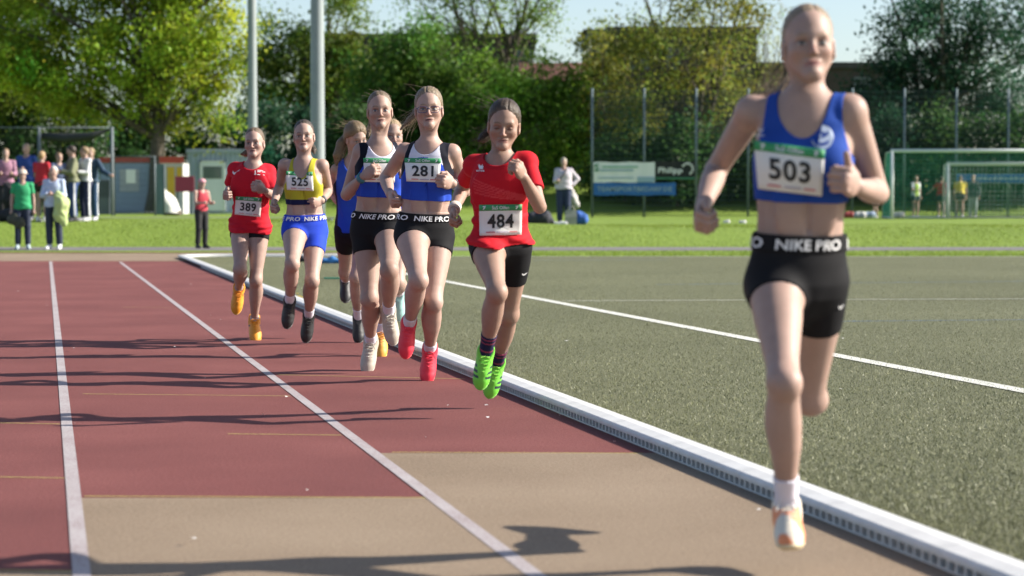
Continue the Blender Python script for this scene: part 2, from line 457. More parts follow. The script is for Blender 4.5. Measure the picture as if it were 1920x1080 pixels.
# ------------------------------------------------------------------ trees
M_BARK = mat('bark', (0.085, 0.070, 0.052), 0.9, noise=(5, 0.35), bump=(14, 0.8, 0.05))
def leaf_mat(name): return mat(name, (0.1, 0.15, 0.03), 0.55, attr=True, trans=0.5, spec=0.3)
M_LEAF = leaf_mat('leaf')
def bez(a, b, c, n):
    t = np.linspace(0, 1, n)[:, None]
    return (1-t)**2 * a + 2*t*(1-t)*b + t*t*c
def tree(name, label, px, Y, crown, trunk_r, col, nclump, nleaf, leaf, sprd=0.55, stems=1, gap=0.0, z_fork=None, cat='tree', group=None, stemspread=0.5, shape=None, seed=0, low=0.0, br=1.0):
    """crown = list of (px, py, rx_px, ry_px[, rd_m]) ellipses in the plane of the tree, foliage clumps fill them"""
    r = np.random.default_rng(1000 + seed)
    k = FPX / Y
    bx = xat(px, Y); bz = float(terrain(bx, Y)) - 0.05
    root = empty(name, (bx, Y, bz)); tag(root, label, cat, group)
    org = np.array([bx, Y, bz])
    ells = []
    for e in crown:
        c = at(e[0], e[1], Y) - org
        ells.append((c, e[2] / k, e[3] / k, e[4] if len(e) > 4 else min(e[2], e[3]) / k * 0.9))
    vol = np.array([e[1]*e[2]*e[3] for e in ells]); vol = vol / vol.sum()
    C = []
    for (c, rx, rz, rd), f in zip(ells, vol):
        m = max(3, int(nclump * f))
        u = r.normal(size=(m, 3)); u /= np.linalg.norm(u, axis=1)[:, None]
        rad = r.uniform(0.25, 1.0, m) ** 0.55
        C.append(c + u * rad[:, None] * np.array([rx, rd, rz]))
    C = np.concatenate(C)
    C = C[C[:, 2] > max(low, 0.25)]
    # trunk, limbs
    mb = MB()
    ztop = max(e[0][2] + e[2]*0.55 for e in ells)
    zf = z_fork if z_fork is not None else ztop * 0.35
    stems_pts = []
    for s_ in range(stems):
        a = 2*math.pi*s_/max(stems, 1) + r.uniform(0, 1)
        off = np.array([math.cos(a), math.sin(a)*0.6, 0]) * (stemspread if stems > 1 else 0)
        p0 = off * 0.3; p2 = off * (ztop * 0.32 if stems > 1 else 1) + np.array([r.normal()*0.3, r.normal()*0.2, ztop * r.uniform(0.85, 1.05)])
        p1 = off * 0.8 + np.array([r.normal()*0.15, r.normal()*0.15, ztop * 0.45])
        pts = bez(p0, p1, p2, 12); pts[0, 2] = 0
        rr = trunk_r / (1 if stems == 1 else stems ** 0.4)
        rad = rr * (1 - np.linspace(0, 1, 12) * (0.86 if br == 1.0 else 0.70)); rad[0] *= 1.35
        mb.tube(pts, list(rad), 9); stems_pts.append((pts, rad))
    nb = min(len(C), 46)
    for ci in r.choice(len(C), nb, replace=False):
        c = C[ci]; pts, rad = stems_pts[r.integers(0, stems)]
        d = np.abs(pts[:, 2] - max(zf, c[2] * 0.62 - 0.4))
        i = int(np.argmin(d)); a = pts[i]
        mid = (a + c) / 2 + np.array([r.normal()*0.25, r.normal()*0.25, 0.12 * np.linalg.norm(c - a) + r.normal()*0.2])
        q = bez(a, mid, c, 6); r0 = min(rad[i] * 0.65, (0.02 + 0.022 * np.linalg.norm(c - a)) * br)
        mb.tube(q, list(r0 * (1 - np.linspace(0, 1, 6) * 0.85)), 5)
    mb.build('trunk', M_BARK, root, True)
    # leaves
    per = max(1, int(nleaf / len(C)))
    size = r.uniform(0.6, 1.4, len(C))
    if gap > 0: size *= (r.random(len(C)) > gap)
    cnt = (per * size).astype(int)
    idx = np.repeat(np.arange(len(C)), cnt); n = len(idx)
    g3 = r.normal(size=(n, 3)) * sprd * np.array([1, 1, 0.75]) * r.uniform(0.6, 1.2, len(C))[idx][:, None]
    P = C[idx] + g3
    P = P[P[:, 2] > 0.1]; idx = idx[:len(P)]; n = len(P)
    a = r.normal(size=(n, 3)); a /= np.linalg.norm(a, axis=1)[:, None]
    b = np.cross(a, r.normal(size=(n, 3))); b /= np.linalg.norm(b, axis=1)[:, None]
    L = leaf * r.uniform(0.55, 1.35, (n, 1))
    a *= L; b *= L * 0.62
    V = np.stack([P - a*0.5, P + b*0.5 - a*0.05, P + a*0.55, P - b*0.5 - a*0.05], 1).reshape(-1, 3)
    cv = (r.uniform(0.45, 1.25, len(C)) + 0.5*(r.random(len(C)) < .16))[idx][:, None] * r.uniform(0.75, 1.3, (n, 1))
    hue = r.normal(size=(n, 1)) * 0.10 + r.normal(size=(len(C), 1))[idx] * 0.10
    cc = np.clip(np.array([col]) * cv * np.concatenate([1 + hue, np.ones((n, 1)), 1 - hue*0.5], 1), 0.003, 0.6)
    link('crown', new_mesh('crown', V, np.arange(n*4).reshape(-1, 4), M_LEAF, False, np.repeat(cc, 4, 0)), root)
    return root

BRIGHT = (0.28, 0.36, 0.03); MID = (0.135, 0.21, 0.026); DARK = (0.046, 0.105, 0.028); OLIVE = (0.20, 0.225, 0.036); FRESH = (0.17, 0.26, 0.03); DEEP = (0.030, 0.085, 0.044)
GT = 'trees behind the sports ground'
tree('maple_tree', 'large bright yellow-green tree with thick trunk beside the grey container', 291, 90,
     [(285, 80, 170, 130), (120, 120, 130, 95), (405, 120, 62, 85), (380, 225, 75, 45), (230, 215, 130, 38), (60, 60, 110, 110), (300, -90, 220, 110), (440, 40, 35, 90)], 0.33, BRIGHT, 240, 62000, 0.16, 0.48, z_fork=2.6, gap=0.08, br=1.3, seed=1, group=GT)
tree('green_tree', 'green tree at the far left edge behind the spectators', 15, 99,
     [(0, 60, 90, 130), (60, 160, 80, 70), (-40, 200, 60, 70), (120, 190, 60, 50)], 0.22, MID, 90, 22000, 0.17, 0.5, seed=2, group=GT)
tree('dark_tree', 'dark green tree behind the two tall grey poles', 612, 112,
     [(560, 130, 95, 90), (520, 200, 70, 70), (630, 60, 60, 110), (680, 170, 60, 80), (500, 80, 40, 60)], 0.25, MID, 110, 24000, 0.17, 0.5, gap=0.08, seed=3, group=GT)
tree('broad_tree', 'broad dark green tree rising behind the blue and white tops', 755, 108,
     [(740, 150, 90, 80), (800, 120, 80, 75), (720, 250, 100, 90), (830, 230, 90, 110), (770, 330, 120, 60)], 0.22, (0.095, 0.185, 0.026), 140, 30000, 0.18, 0.46, gap=.1, seed=4, low=0.2, group=GT)
tree('forked_tree', 'tall sparse tree with dark forked stems against the sky', 925, 118,
     [(900, 20, 130, 70), (960, -40, 130, 80), (830, 0, 90, 60), (1010, 50, 60, 50)], 0.34, FRESH, 120, 9000, 0.15, 0.5, stems=4, gap=0.25, seed=5, stemspread=0.7, group=GT)
tree('bushy_tree', 'bushy mid green tree behind the runner in the red shirt', 965, 106,
     [(920, 180, 90, 90), (1010, 170, 80, 75), (960, 270, 120, 100), (1060, 230, 60, 90), (1080, 300, 50, 70)], 0.2, (0.12, 0.235, 0.026), 140, 29000, 0.17, 0.45, gap=.1, seed=6, low=0.2, group=GT)
tree('olive_tree', 'thin olive yellow tree growing in front of the dark building', 1300, 104,
     [(1300, 90, 120, 120), (1200, 110, 80, 90), (1380, 60, 70, 80), (1260, 200, 130, 60), (1370, 200, 60, 60), (1300, -40, 130, 60)], 0.24, OLIVE, 150, 15000, 0.16, 0.5, stems=4, gap=0.2, seed=7, stemspread=0.8, group=GT)
tree('yellow_bush', 'young yellow-green tree left of the fence posts', 1130, 107,
     [(1130, 200, 60, 90), (1122, 100, 55, 70), (1180, 230, 70, 60), (1120, 300, 50, 60)], 0.14, OLIVE, 75, 11000, 0.16, 0.42, seed=8, group=GT)
tree('tall_dark_tree', 'tall dark tree behind the goal on the right', 1765, 110,
     [(1740, 90, 110, 110), (1700, 160, 110, 70), (1860, 120, 90, 110), (1640, 170, 60, 50), (1720, 10, 60, 60), (1890, 20, 70, 80), (1800, 210, 150, 70)], 0.34, DEEP, 170, 30000, 0.17, 0.5, stems=3, gap=0.12, seed=9, stemspread=0.9, group=GT)
tree('sparse_tree', 'leafless looking tree with thin branches above the dark tree right', 1800, 122,
     [(1810, 40, 90, 90), (1860, 130, 80, 60)], 0.2, MID, 50, 1300, 0.13, 0.5, stems=5, seed=10, stemspread=0.6, group=GT)
tree('roadside_tree', 'distant sparse tree just left of the leading runner', 1440, 130,
     [(1440, 70, 40, 80), (1420, 150, 50, 50)], 0.12, OLIVE, 40, 1100, 0.15, 0.5, stems=3, seed=11, group=GT)
hedges = [(30, 99, 70, 60, DARK), (140, 100, 75, 60, DARK), (250, 103, 70, 70, DARK), (370, 104, 75, 75, DARK), (470, 104, 70, 70, DEEP), (570, 106, 70, 75, DEEP), (660, 104, 60, 80, DARK),
          (1170, 103, 70, 70, DARK), (1270, 102, 75, 75, DARK), (1370, 103, 80, 80, DARK), (1470, 103, 80, 95, DARK), (1560, 104, 80, 110, DEEP), (1650, 103, 70, 100, DEEP), (1750, 103, 80, 105, DARK), (1850, 103, 80, 105, DARK), (1940, 103, 70, 100, DARK)]
where = ['behind the people at the far left', 'behind the tall net cage', 'behind the barrier fence', 'behind the white container door', 'behind the container right end', 'behind the thick grey pole', 'behind the runner in the yellow top',
         'above the white and green banner', 'above the black banner', 'right of the banners', 'left of the leading runner', 'behind the leading runner', 'right of the leading runner', 'above the left goal post', 'above the smaller goal', 'at the right edge behind the goals']
for i, (px, Y, rx, ry, c) in enumerate(hedges):
    tree('shrub', 'dense dark shrub ' + where[i], px, Y, [(px, 330, rx, ry), (px + 15, 290 - (35 if px < 700 else 0), rx*0.8, ry*0.9)], 0.07, c, 44, 8500, 0.18, 0.42, seed=30 + i, cat='shrub', group='shrubs along the far fence')

# ------------------------------------------------------------------ buildings behind the trees
M_BRICK = mat('dark_brick', (0.055, 0.042, 0.038), 0.85, noise=(0.8, 0.25), bump=(8, 0.3, 0.05))
M_ROOF = mat('dark_roof', (0.05, 0.045, 0.045), 0.8, noise=(1, 0.2))
M_CONC = mat('grey_concrete', (0.15, 0.175, 0.195), 0.8, noise=(1.5, 0.15))
M_GLASS = mat('window_glass', (0.03, 0.04, 0.05), 0.08, spec=0.8)
M_RROOF = mat('red_roof_tiles', (0.12, 0.04, 0.03), 0.8, noise=(3, 0.3))
def building(name, label, pxl, pxr, pytop, Y, depth, wmat, wins=(), roof=0.35, base=1.5):
    x0, x1 = xat(pxl, Y), xat(pxr, Y); zt = zat(pytop, Y)
    root = empty(name, ((x0+x1)/2, Y, base)); tag(root, label, 'building')
    hw = (x1-x0)/2; h = zt - base
    MB().box(-hw, hw, 0, depth, -1, h).build('wall', wmat, root)
    MB().box(-hw-0.2, hw+0.2, -0.2, depth+0.2, h + 0.003, h+roof).build('roof', M_ROOF, root)
    for (a, b, c, d) in wins:
        X0, X1, Z0, Z1 = xat(a, Y)-(x0+x1)/2, xat(b, Y)-(x0+x1)/2, zat(d, Y)-base, zat(c, Y)-base
        fr = MB(); t = 0.09
        fr.box(X0, X1, -0.10, -0.003, Z1-t, Z1); fr.box(X0, X1, -0.10, -0.003, Z0, Z0+t); fr.box(X0, X0+t, -0.10, -0.003, Z0+t, Z1-t); fr.box(X1-t, X1, -0.10, -0.003, Z0+t, Z1-t)
        w = fr.build('window', M_CONC, root)
        MB().box(X0+t, X1-t, -0.05, -0.02, Z0+t, Z1-t).build('pane', M_GLASS, w)
    return root
building('school_building', 'dark flat-roofed brick building behind the olive tree', 1142, 1418, 62, 135, 14, M_BRICK, [(1180, 1215, 90, 130), (1240, 1275, 90, 130), (1330, 1365, 90, 130)])
b = building('stair_tower', 'grey concrete stair block beside the dark brick building', 1100, 1141, 60, 134, 8, M_CONC, [(1104, 1112, 85, 125), (1116, 1124, 85, 125), (1128, 1136, 85, 125)], 0.15)
building('long_building', 'long low dark building behind the leading runner', 1421, 1700, 128, 140, 12, M_BRICK, [(1600, 1630, 145, 165)])
building('brick_hall', 'dark flat-roofed hall behind the green trees', 560, 1000, 74, 145, 14, M_BRICK, [(660, 690, 95, 125), (720, 750, 95, 125), (1010-40, 1035-40, 95, 125)])
def gabled(name, label, pxl, pxr, pye, pyr, Y):
    x0, x1 = xat(pxl, Y), xat(pxr, Y); ze, zr = zat(pye, Y), zat(pyr, Y)
    root = empty(name, ((x0+x1)/2, Y, 1.5)); tag(root, label, 'house'); hw = (x1-x0)/2; he = ze-1.5; hr = zr-1.5
    MB().box(-hw, hw, 0, 9, -1, he).build('wall', M_BRICK, root)
    m = MB(); m.add([(-hw-.3, -.4, he+.004), (hw+.3, -.4, he+.004), (hw+.3, 9.4, he+.004), (-hw-.3, 9.4, he+.004), (-hw-.3, 4.5, hr), (hw+.3, 4.5, hr)], [(0,1,5,4), (2,3,4,5), (0,4,3), (1,2,5), (3,2,1,0)])
    rf = m.build('roof', M_RROOF, root)
    return root
hs = gabled('gabled_house', 'red-roofed house half hidden behind the trees in the middle', 985, 1105, 150, 108, 128)
m = MB(); m.tube([(1.2, -0.5, 7.2), (2.2, -0.5, 8.2)], 0.14, 8); m.build('skylight_frame', mat('white_metal', (0.62, 0.65, 0.68), 0.4), hs)

# ------------------------------------------------------------------ floodlight poles
M_POLE = mat('galvanised_pole', (0.24, 0.275, 0.29), 0.55, noise=(2.0, 0.12), metal=0.0)
M_STEEL = mat('galvanised_steel', (0.11, 0.135, 0.15), 0.7, metal=0.0, noise=(4, 0.15))
def pole(label, px, Y, w_px, hgt, name='floodlight_pole'):
    x = xat(px, Y); z = float(terrain(x, Y)); root = empty(name, (x, Y, z)); tag(root, label, 'light pole', 'floodlight poles')
    r = w_px / 2 * Y / FPX
    zs = np.linspace(0, hgt, 12)
    MB().tube([(0, 0, q) for q in zs], [r*1.12*(1 - 0.35*q/hgt) for q in zs], 20).build('mast', M_POLE, root, True)
    MB().box(-r*2.2, r*2.2, -r*2.2, r*2.2, -0.05, 0.04, 0.01).build('base_plate', M_STEEL, root)
    MB().box(-r*0.5, r*0.5, -r*1.25, -r*1.0, 0.7, 1.3, 0.01).build('service_door', M_STEEL, root)
    arm = MB(); arm.box(-1.1, 1.1, -0.06, 0.06, hgt-0.15, hgt); a = arm.build('cross_arm', M_STEEL, root)
    for dx in (-0.8, 0, 0.8): MB().box(dx-0.25, dx+0.25, -0.35, -0.07, hgt-0.05, hgt+0.35, 0.03).build('floodlight', M_STEEL, root)
    return root
pole('thinner grey floodlight pole rising behind the runner in the red shirt', 474, 88, 17.5, 16)
pole('thicker grey floodlight pole rising behind the runner in the yellow top', 596, 60, 25, 16)

# ------------------------------------------------------------------ high ball fence with banners
YF = 95.0
M_FENCE = mat('green_grey_fence_steel', (0.12, 0.165, 0.185), 0.5, metal=0.2)
M_WIRE = mat('dark_green_wire', (0.018, 0.045, 0.042), 0.5)
posts = [1110 + 97.4*i for i in range(-1, 10)]
fence = empty('ball_fence', (xat(posts[0], YF), YF, float(terrain(3, YF)))); tag(fence, 'tall wire ball fence with grey posts behind the goals', 'fence')
pm = MB(); pm.tube([(0, 0, -0.3), (0, 0, 4.98)], 0.045, 8)
pmesh = pm.mesh('post', M_FENCE, True)
bay = xat(posts[1], YF) - xat(posts[0], YF)
w = MB()
for i in range(25):
    z = 0.05 + i*0.2; w.box(0.03, bay-0.03, -0.007, 0.007, z, z+0.018)
for i in range(1, 20):
    x = bay*i/20; w.box(x-0.007, x+0.007, -0.004, 0.004, 0.02, 4.9)
wmesh = w.mesh('wire_panel', M_WIRE)
for i, px in enumerate(posts):
    if i > 0: link('post', pmesh, fence, (bay*i, 0, 0))
    if 0 < i < len(posts)-1: link('wire_panel', wmesh, fence, (bay*i, 0, 0))

FONT = bpy.data.curves.new('font_probe', 'FONT').font
def text_mesh(body, offset=0.0, shear=0.0, spacing=1.0, res=2):
    c = bpy.data.curves.new('t', 'FONT'); c.body = body; c.align_x = 'CENTER'; c.align_y = 'CENTER'
    c.offset = offset; c.shear = shear; c.space_character = spacing; c.resolution_u = res; c.fill_mode = 'FRONT'
    o = bpy.data.objects.new('t', c); COL.objects.link(o)
    dg = bpy.context.evaluated_depsgraph_get(); dg.update()
    me = bpy.data.meshes.new_from_object(o.evaluated_get(dg))
    v = np.zeros(len(me.vertices)*3); me.vertices.foreach_get('co', v); v = v.reshape(-1, 3)
    f = [tuple(p.vertices) for p in me.polygons]
    bpy.data.objects.remove(o); bpy.data.curves.remove(c); bpy.data.meshes.remove(me)
    return v, f
def unit_text(body, **kw):
    """text scaled to the unit square centred on 0, with its aspect ratio"""
    v, f = text_mesh(body, **kw)
    lo, hi = v.min(0), v.max(0); s = hi - lo
    v = (v - (lo + hi) / 2); v[:, 0] /= s[0]; v[:, 1] /= s[1]
    return v[:, :2], f, s[0] / s[1]
def flat_text(body, cx, cz, w_, h_, y, m, parent, name='lettering', **kw):
    v, f, _ = unit_text(body, **kw)
    V = np.stack([cx + v[:, 0]*w_, np.full(len(v), y), cz + v[:, 1]*h_], 1)
    return link(name, new_mesh(name, V, f, m), parent)
M_WHITE = mat('white_print', (0.74, 0.75, 0.74), 0.7)
M_GREENP = mat('green_print', (0.05, 0.22, 0.12), 0.7)
M_BLUEP = mat('blue_print', (0.025, 0.13, 0.38), 0.7)
M_BLACKP = mat('black_print', (0.012, 0.014, 0.015), 0.7)
M_GREYP = mat('grey_blue_print', (0.30, 0.42, 0.50), 0.7)
def banner(name, label, x0, x1, y0, y1, m, yb):
    c = at((x0+x1)/2, (y0+y1)/2, yb); root = empty(name, (c[0], yb, c[2])); tag(root, label, 'banner', 'banners on the ball fence')
    k = yb / FPX; hw, hh = (x1-x0)/2*k, (y1-y0)/2*k
    nx = 24; v = []; f = []
    for j in range(6):
        for i in range(nx+1):
            u = i/nx*2-1; q = j/5*2-1
            v.append((u*hw, 0.012*math.sin(i*1.1)+0.008*math.sin(i*2.7+j), q*hh + 0.015*math.sin(i*0.55)*q))
    for j in range(5):
        for i in range(nx): f.append((j*(nx+1)+i, j*(nx+1)+i+1, (j+1)*(nx+1)+i+1, (j+1)*(nx+1)+i))
    cl = link('cloth', new_mesh('cloth', v, f, m, True), root)
    return root, hw, hh
b1, hw, hh = banner('white_banner', 'white banner with faded green print on the ball fence', 1113, 1228, 304, 342, M_WHITE, YF-0.09)
flat_text('S', -hw*0.9, hh*0.45, hw*0.14, hh*0.8, -0.035, M_GREENP, b1, 'emblem', offset=0.03)
for (u0, u1, z_) in ((-0.72, 0.45, 0.52), (-0.8, 0.30, 0.18)):
    m = MB(); m.box(hw*u0, hw*u1, -0.037, -0.034, hh*(z_-0.08), hh*(z_+0.10)); m.build('print_stripe', M_GREYP if z_ < 0.3 else mat('pale_green_print', (0.25, 0.45, 0.33), 0.7), b1)
m = MB(); m.box(hw*0.43, hw*0.99, -0.037, -0.034, -hh*0.98, -hh*0.45); m.build('print_block', M_GREYP, b1)
m = MB(); m.box(-hw*0.85, hw*0.3, -0.037, -0.034, -hh*0.62, -hh*0.5); m.build('print_stripe', M_GREYP, b1)
b2, hw, hh = banner('black_banner', 'black banner reading Philipp with white emblem', 1229, 1303, 302, 336, M_BLACKP, YF-0.09)
flat_text('Philipp', -hw*0.25, -hh*0.1, hw*1.25, hh*0.85, -0.035, M_WHITE, b2, offset=0.02, shear=0.1)
m = MB()
for i in range(9):
    a = math.radians(-60 + i*26); rr = hh*0.62; cx, cz = hw*0.62, hh*0.15
    m.tube([(cx+math.cos(a)*rr*0.75, -0.036, cz+math.sin(a)*rr*0.75), (cx+math.cos(a)*rr*1.15, -0.036, cz+math.sin(a)*rr*1.15)], 0.035, 5)
m.build('emblem', M_WHITE, b2)
m = MB(); m.box(-hw*0.99, hw*0.99, -0.037, -0.034, -hh*0.98, -hh*0.82); m.build('print_stripe', M_GREENP, b2)
b3, hw, hh = banner('blue_banner', 'blue banner reading TEAMSPORTBEDARF.DE below the white banner', 1113, 1267, 342.5, 366, M_BLUEP, YF-0.09)
flat_text('TEAMSPORTBEDARF.DE', 0, 0, hw*1.82, hh*0.75, -0.035, M_GREYP, b3, offset=0.01)
b4, hw, hh = banner('long_blue_banner', 'long blue banner with pale lettering seen through the goal net', 1794, 1990, 326, 342, M_BLUEP, YF-0.09)
for i in range(16):
    m = MB(); m.box(-hw*0.7+i*hw*0.10, -hw*0.7+i*hw*0.10+hw*0.07, -0.037, -0.034, -hh*0.35, hh*(0.35 if i % 3 else 0.1)); m.build('print_block', M_GREYP, b4)

# ------------------------------------------------------------------ goals
M_ALU = mat('white_goal_frame', (0.62, 0.66, 0.66), 0.4)
M_NETG = mat('green_net_twine', (0.02, 0.21, 0.13), 0.7)
M_NETW = mat('white_net_twine', (0.45, 0.50, 0.50), 0.7)
def goal(label, pxl, pytop, Y, wid, hgt, dep_top, dep_bot, netm, cell, tw, framem, name='football_goal'):
    x0 = xat(pxl, Y); z0 = float(terrain(x0+2, Y)); root = empty(name, (x0, Y, z0)); tag(root, label, 'goal', 'goals on the grass')
    r = 0.06
    for x in (0, wid): MB().tube([(x, 0, 0), (x, 0, hgt)], r, 12).build('post', framem, root, True)
    MB().tube([(-r, 0, hgt), (wid+r, 0, hgt)], r, 12).build('crossbar', framem, root, True)
    for x in (0, wid):
        MB().tube([(x, 0.02, hgt-0.02), (x, dep_top, hgt-0.05), (x, dep_bot, 0.05)], 0.025, 8).build('stanchion', framem, root, True)
        MB().tube([(x, 0.02, 0.04), (x, dep_bot, 0.04)], 0.03, 8).build('ground_bar', framem, root, True)
    MB().tube([(0, dep_bot, 0.04), (wid, dep_bot, 0.04)], 0.03, 8).build('rear_bar', framem, root, True)
    m = MB()
    def seg(a, b):
        a = Vector(a); b = Vector(b); d = (b-a).normalized(); p = d.orthogonal().normalized()*tw; q = d.cross(p)
        m.add([a+p, a-p*0.5+q*0.86, a-p*0.5-q*0.86, b+p, b-p*0.5+q*0.86, b-p*0.5-q*0.86], [(0,1,4,3), (1,2,5,4), (2,0,3,5)])
    n = int(wid/cell); nz = int(hgt/cell)
    for i in range(n+1):
        x = i*cell; sag = 0.06*math.sin(i*0.8)
        seg((x, 0.03, hgt-0.03), (x, dep_top, hgt-0.06)); seg((x, dep_top, hgt-0.06), (x, (dep_top+dep_bot)/2+sag, hgt*0.5)); seg((x, (dep_top+dep_bot)/2+sag, hgt*0.5), (x, dep_bot, 0.05))
    for j in range(nz+1):
        t = j/nz; y = dep_top+(dep_bot-dep_top)*t; z = hgt-0.06-(hgt-0.1)*t
        seg((0, y, z), (wid, y, z))
        for x in (0.0, wid): seg((x, 0.03, z), (x, y, z))
    for j in range(1, int(dep_top/cell)+1): seg((0, j*cell, hgt-0.03), (wid, j*cell, hgt-0.03))
    for x in (0.0, wid):
        for j in range(1, int(dep_bot/cell)+1):
            y = j*cell; zz = hgt-0.05 if y < dep_top else (hgt-0.05)*(1-(y-dep_top)/(dep_bot-dep_top))
            seg((x, y, 0.05), (x, y, zz))
    m.build('net', netm, root)
    return root
goal('large goal with green net at the right edge', 1672, 281, 85, 7.32, 2.36, 1.4, 2.2, M_NETG, 0.12, 0.0105, M_ALU)
g2 = goal('smaller white goal standing inside the large green goal', 1777, 303, 86.2, 5.0, 1.93, 0.8, 1.0, M_NETW, 0.15, 0.005, M_ALU)

# ------------------------------------------------------------------ left side: cage, barrier fence, sheds, container
YC = 78.0
kc = YC / FPX
cage = empty('net_cage', (xat(210, YC), YC, float(terrain(-8, YC)))); tag(cage, 'tall net cage with grey posts behind the spectators', 'cage')
zc = zat(238, YC) - float(terrain(-8, YC))
for px in (211, 75, -60):
    MB().tube([(xat(px, YC)-xat(210, YC), 0, -0.2), (xat(px, YC)-xat(210, YC), 0, zc)], 0.055, 8).build('post', M_STEEL, cage, True)
xl = xat(-60, YC)-xat(210, YC)
MB().tube([(xl, 0, zc-0.02), (0, 0, zc-0.02)], 0.018, 6).build('top_rail', M_STEEL, cage, True)
M_CNET = mat('dark_cage_net', (0.02, 0.025, 0.025), 0.8)
m = MB()
for i in range(52): m.box(xl+i*0.09, xl+i*0.09+0.008, 0.02, 0.026, 0.6, zc-0.05)
for j in range(26): m.box(xl, 0, 0.03, 0.036, 0.6+j*0.08, 0.606+j*0.08)
m.build('net', M_CNET, cage)
# sagging net roll hanging from the top rail
m = MB(); m.tube([(-2.3, 0.1, zc-0.28), (-1.5, 0.1, zc-0.36), (-0.7, 0.1, zc-0.30), (-0.06, 0.05, zc-0.08)], [0.10, 0.16, 0.13, 0.03], 9); m.build('net_roll', M_CNET, cage, True)
M_GREYBOARD = mat('grey_board', (0.11, 0.13, 0.14), 0.8, noise=(2, 0.15))
m = MB(); m.box(xat(168, YC)-xat(210, YC), -0.07, 0.05, 0.09, 0.05, 1.15, 0.01); m.build('board', M_GREYBOARD, cage)

YB = 80.0
bar = empty('barrier_fence', (xat(214, YB), YB, float(terrain(-8, YB)))); tag(bar, 'mobile mesh barrier fence with a white notice', 'barrier')
kb = YB/FPX; hb = (402-291)*kb; wb = (291-214)*kb
m = MB(); m.tube([(0.02, 0, 0), (0.02, 0, hb), (wb, 0, hb), (wb, 0, 0)], 0.028, 7); m.tube([(0.02, 0, 0.12), (wb, 0, 0.12)], 0.02, 6); m.build('frame', M_STEEL, bar, True)
m = MB()
for i in range(1, 34): m.box(wb*i/34-0.003, wb*i/34+0.003, -0.004, 0.004, 0.05, hb)
for j in range(1, 10): m.box(0.02, wb, 0.005, 0.009, hb*j/10, hb*j/10+0.006)
m.build('mesh_panel', M_STEEL, bar)
MB().box(wb*0.30, wb*0.53, -0.03, -0.012, hb*0.55, hb*0.78, 0.004).build('notice', M_WHITE, bar)
bar2 = empty('site_barrier', (xat(292, YB+.3), YB+.3, float(terrain(-8, YB)))); tag(bar2, 'narrow grey-green barrier panel right of the mesh barrier', 'barrier')
hb2 = (400-303)*kb; MB().box(0, 17*kb, -0.02, 0.02, 0.03, hb2, 0.005).build('panel', mat('grey_green_panel', (0.12, 0.19, 0.20), 0.7, noise=(3, 0.2)), bar2)
m = MB(); m.tube([(0, -0.03, 0), (0, -0.03, hb2)], 0.02, 6); m.tube([(17*kb, -0.03, 0), (17*kb, -0.03, hb2)], 0.02, 6); m.build('frame', M_STEEL, bar2, True)

def shed(name, label, x0, x1, y0, y1, Y, parts):
    c = xat((x0+x1)/2, Y); z0 = float(terrain(c, Y)); root = empty(name, (c, Y, z0)); tag(root, label, 'shed'); k = Y/FPX; hw = (x1-x0)/2*k; h = (y1-y0)*k
    for (nm, a, b, q, r_, mm, d) in parts:
        MB().box((a-(x0+x1)/2)*k, (b-(x0+x1)/2)*k, -d, (1.6 if d < 0.01 else -0.003), max((y1-r_)*k, 0.01), (y1-q)*k, 0.006).build(nm, mm, root)
    return root
M_RP = mat('faded_red_paint', (0.46, 0.06, 0.035), 0.6, noise=(2, 0.15)); M_YP = mat('yellow_paint', (0.62, 0.38, 0.03), 0.6, noise=(2, 0.15)); M_CRE = mat('cream_board', (0.50, 0.50, 0.50), 0.7)
M_GRB = mat('grey_blue_steel', (0.29, 0.36, 0.47), 0.6, noise=(1.5, 0.1))
shed('ticket_booth', 'small booth with red roof board and yellow door', 303, 344, 294, 402, 88, [('wall', 303, 344, 306, 402, M_CRE, 0.0), ('roof_board', 300, 345, 294, 305.6, M_RP, 0.08), ('door', 314, 328, 313, 398, M_YP, 0.03), ('window', 332, 342, 313, 340, M_YP, 0.03)])
shed('storage_hut', 'grey hut with red edge board behind the barrier fence', 188, 285, 296, 402, 90, [('wall', 188, 285, 306, 402, M_GRB, 0.0), ('roof_board', 186, 287, 296, 305.6, M_RP, 0.06), ('panel', 225, 262, 318, 360, M_CRE, 0.02)])
cont = empty('container', (xat(352, 94), 94, float(terrain(-10, 94)))); tag(cont, 'grey-blue site container with white door and window', 'container')
k = 94/FPX; cw = (470-350)*k; ch = (402-284)*k
m = MB(); n = 26; rr = []
for i in range(n+1):
    x = cw*i/n; y = 0.03 if i % 2 else 0.0; rr.append((x, y))
vv = [(x, y, 0.1) for x, y in rr] + [(x, y, ch-0.1) for x, y in rr]
m.add(vv, [(i, i+1, n+2+i, n+1+i) for i in range(n)]); m.box(0.0, cw, 0.035, 2.4, 0.1, ch-0.1)
m.build('wall', M_GRB, cont)
for (q0, q1) in ((ch-0.098, ch+0.05), (0.0, 0.098)): MB().box(-0.04, cw+0.04, -0.05, 2.45, q0, q1, 0.01).build('frame_rail', M_GRB, cont)
d0, d1 = (376-352)*k, (424-352)*k; dh = (402-306)*k
m = MB(); m.box(d0, d1, -0.09, -0.01, 0.11, dh, 0.008); dr = m.build('door', mat('white_door', (0.68, 0.74, 0.82), 0.5), cont)
MB().box(d0+0.12, d1-0.14, -0.10, -0.0905, dh*0.68, dh*0.92).build('window', mat('door_glass', (0.10, 0.14, 0.14), 0.15), dr)
m = MB()
for a, b_, c_, e_ in ((d0, d0+0.07, 0.1, dh+0.06), (d1-0.07, d1, 0.1, dh+0.06)): m.box(a, b_, -0.12, -0.0903, c_, e_)
m.box(d0, d1, -0.12, -0.0903, dh, dh+0.06); m.build('door_frame', mat('white_trim', (0.7, 0.74, 0.76), 0.5), dr)
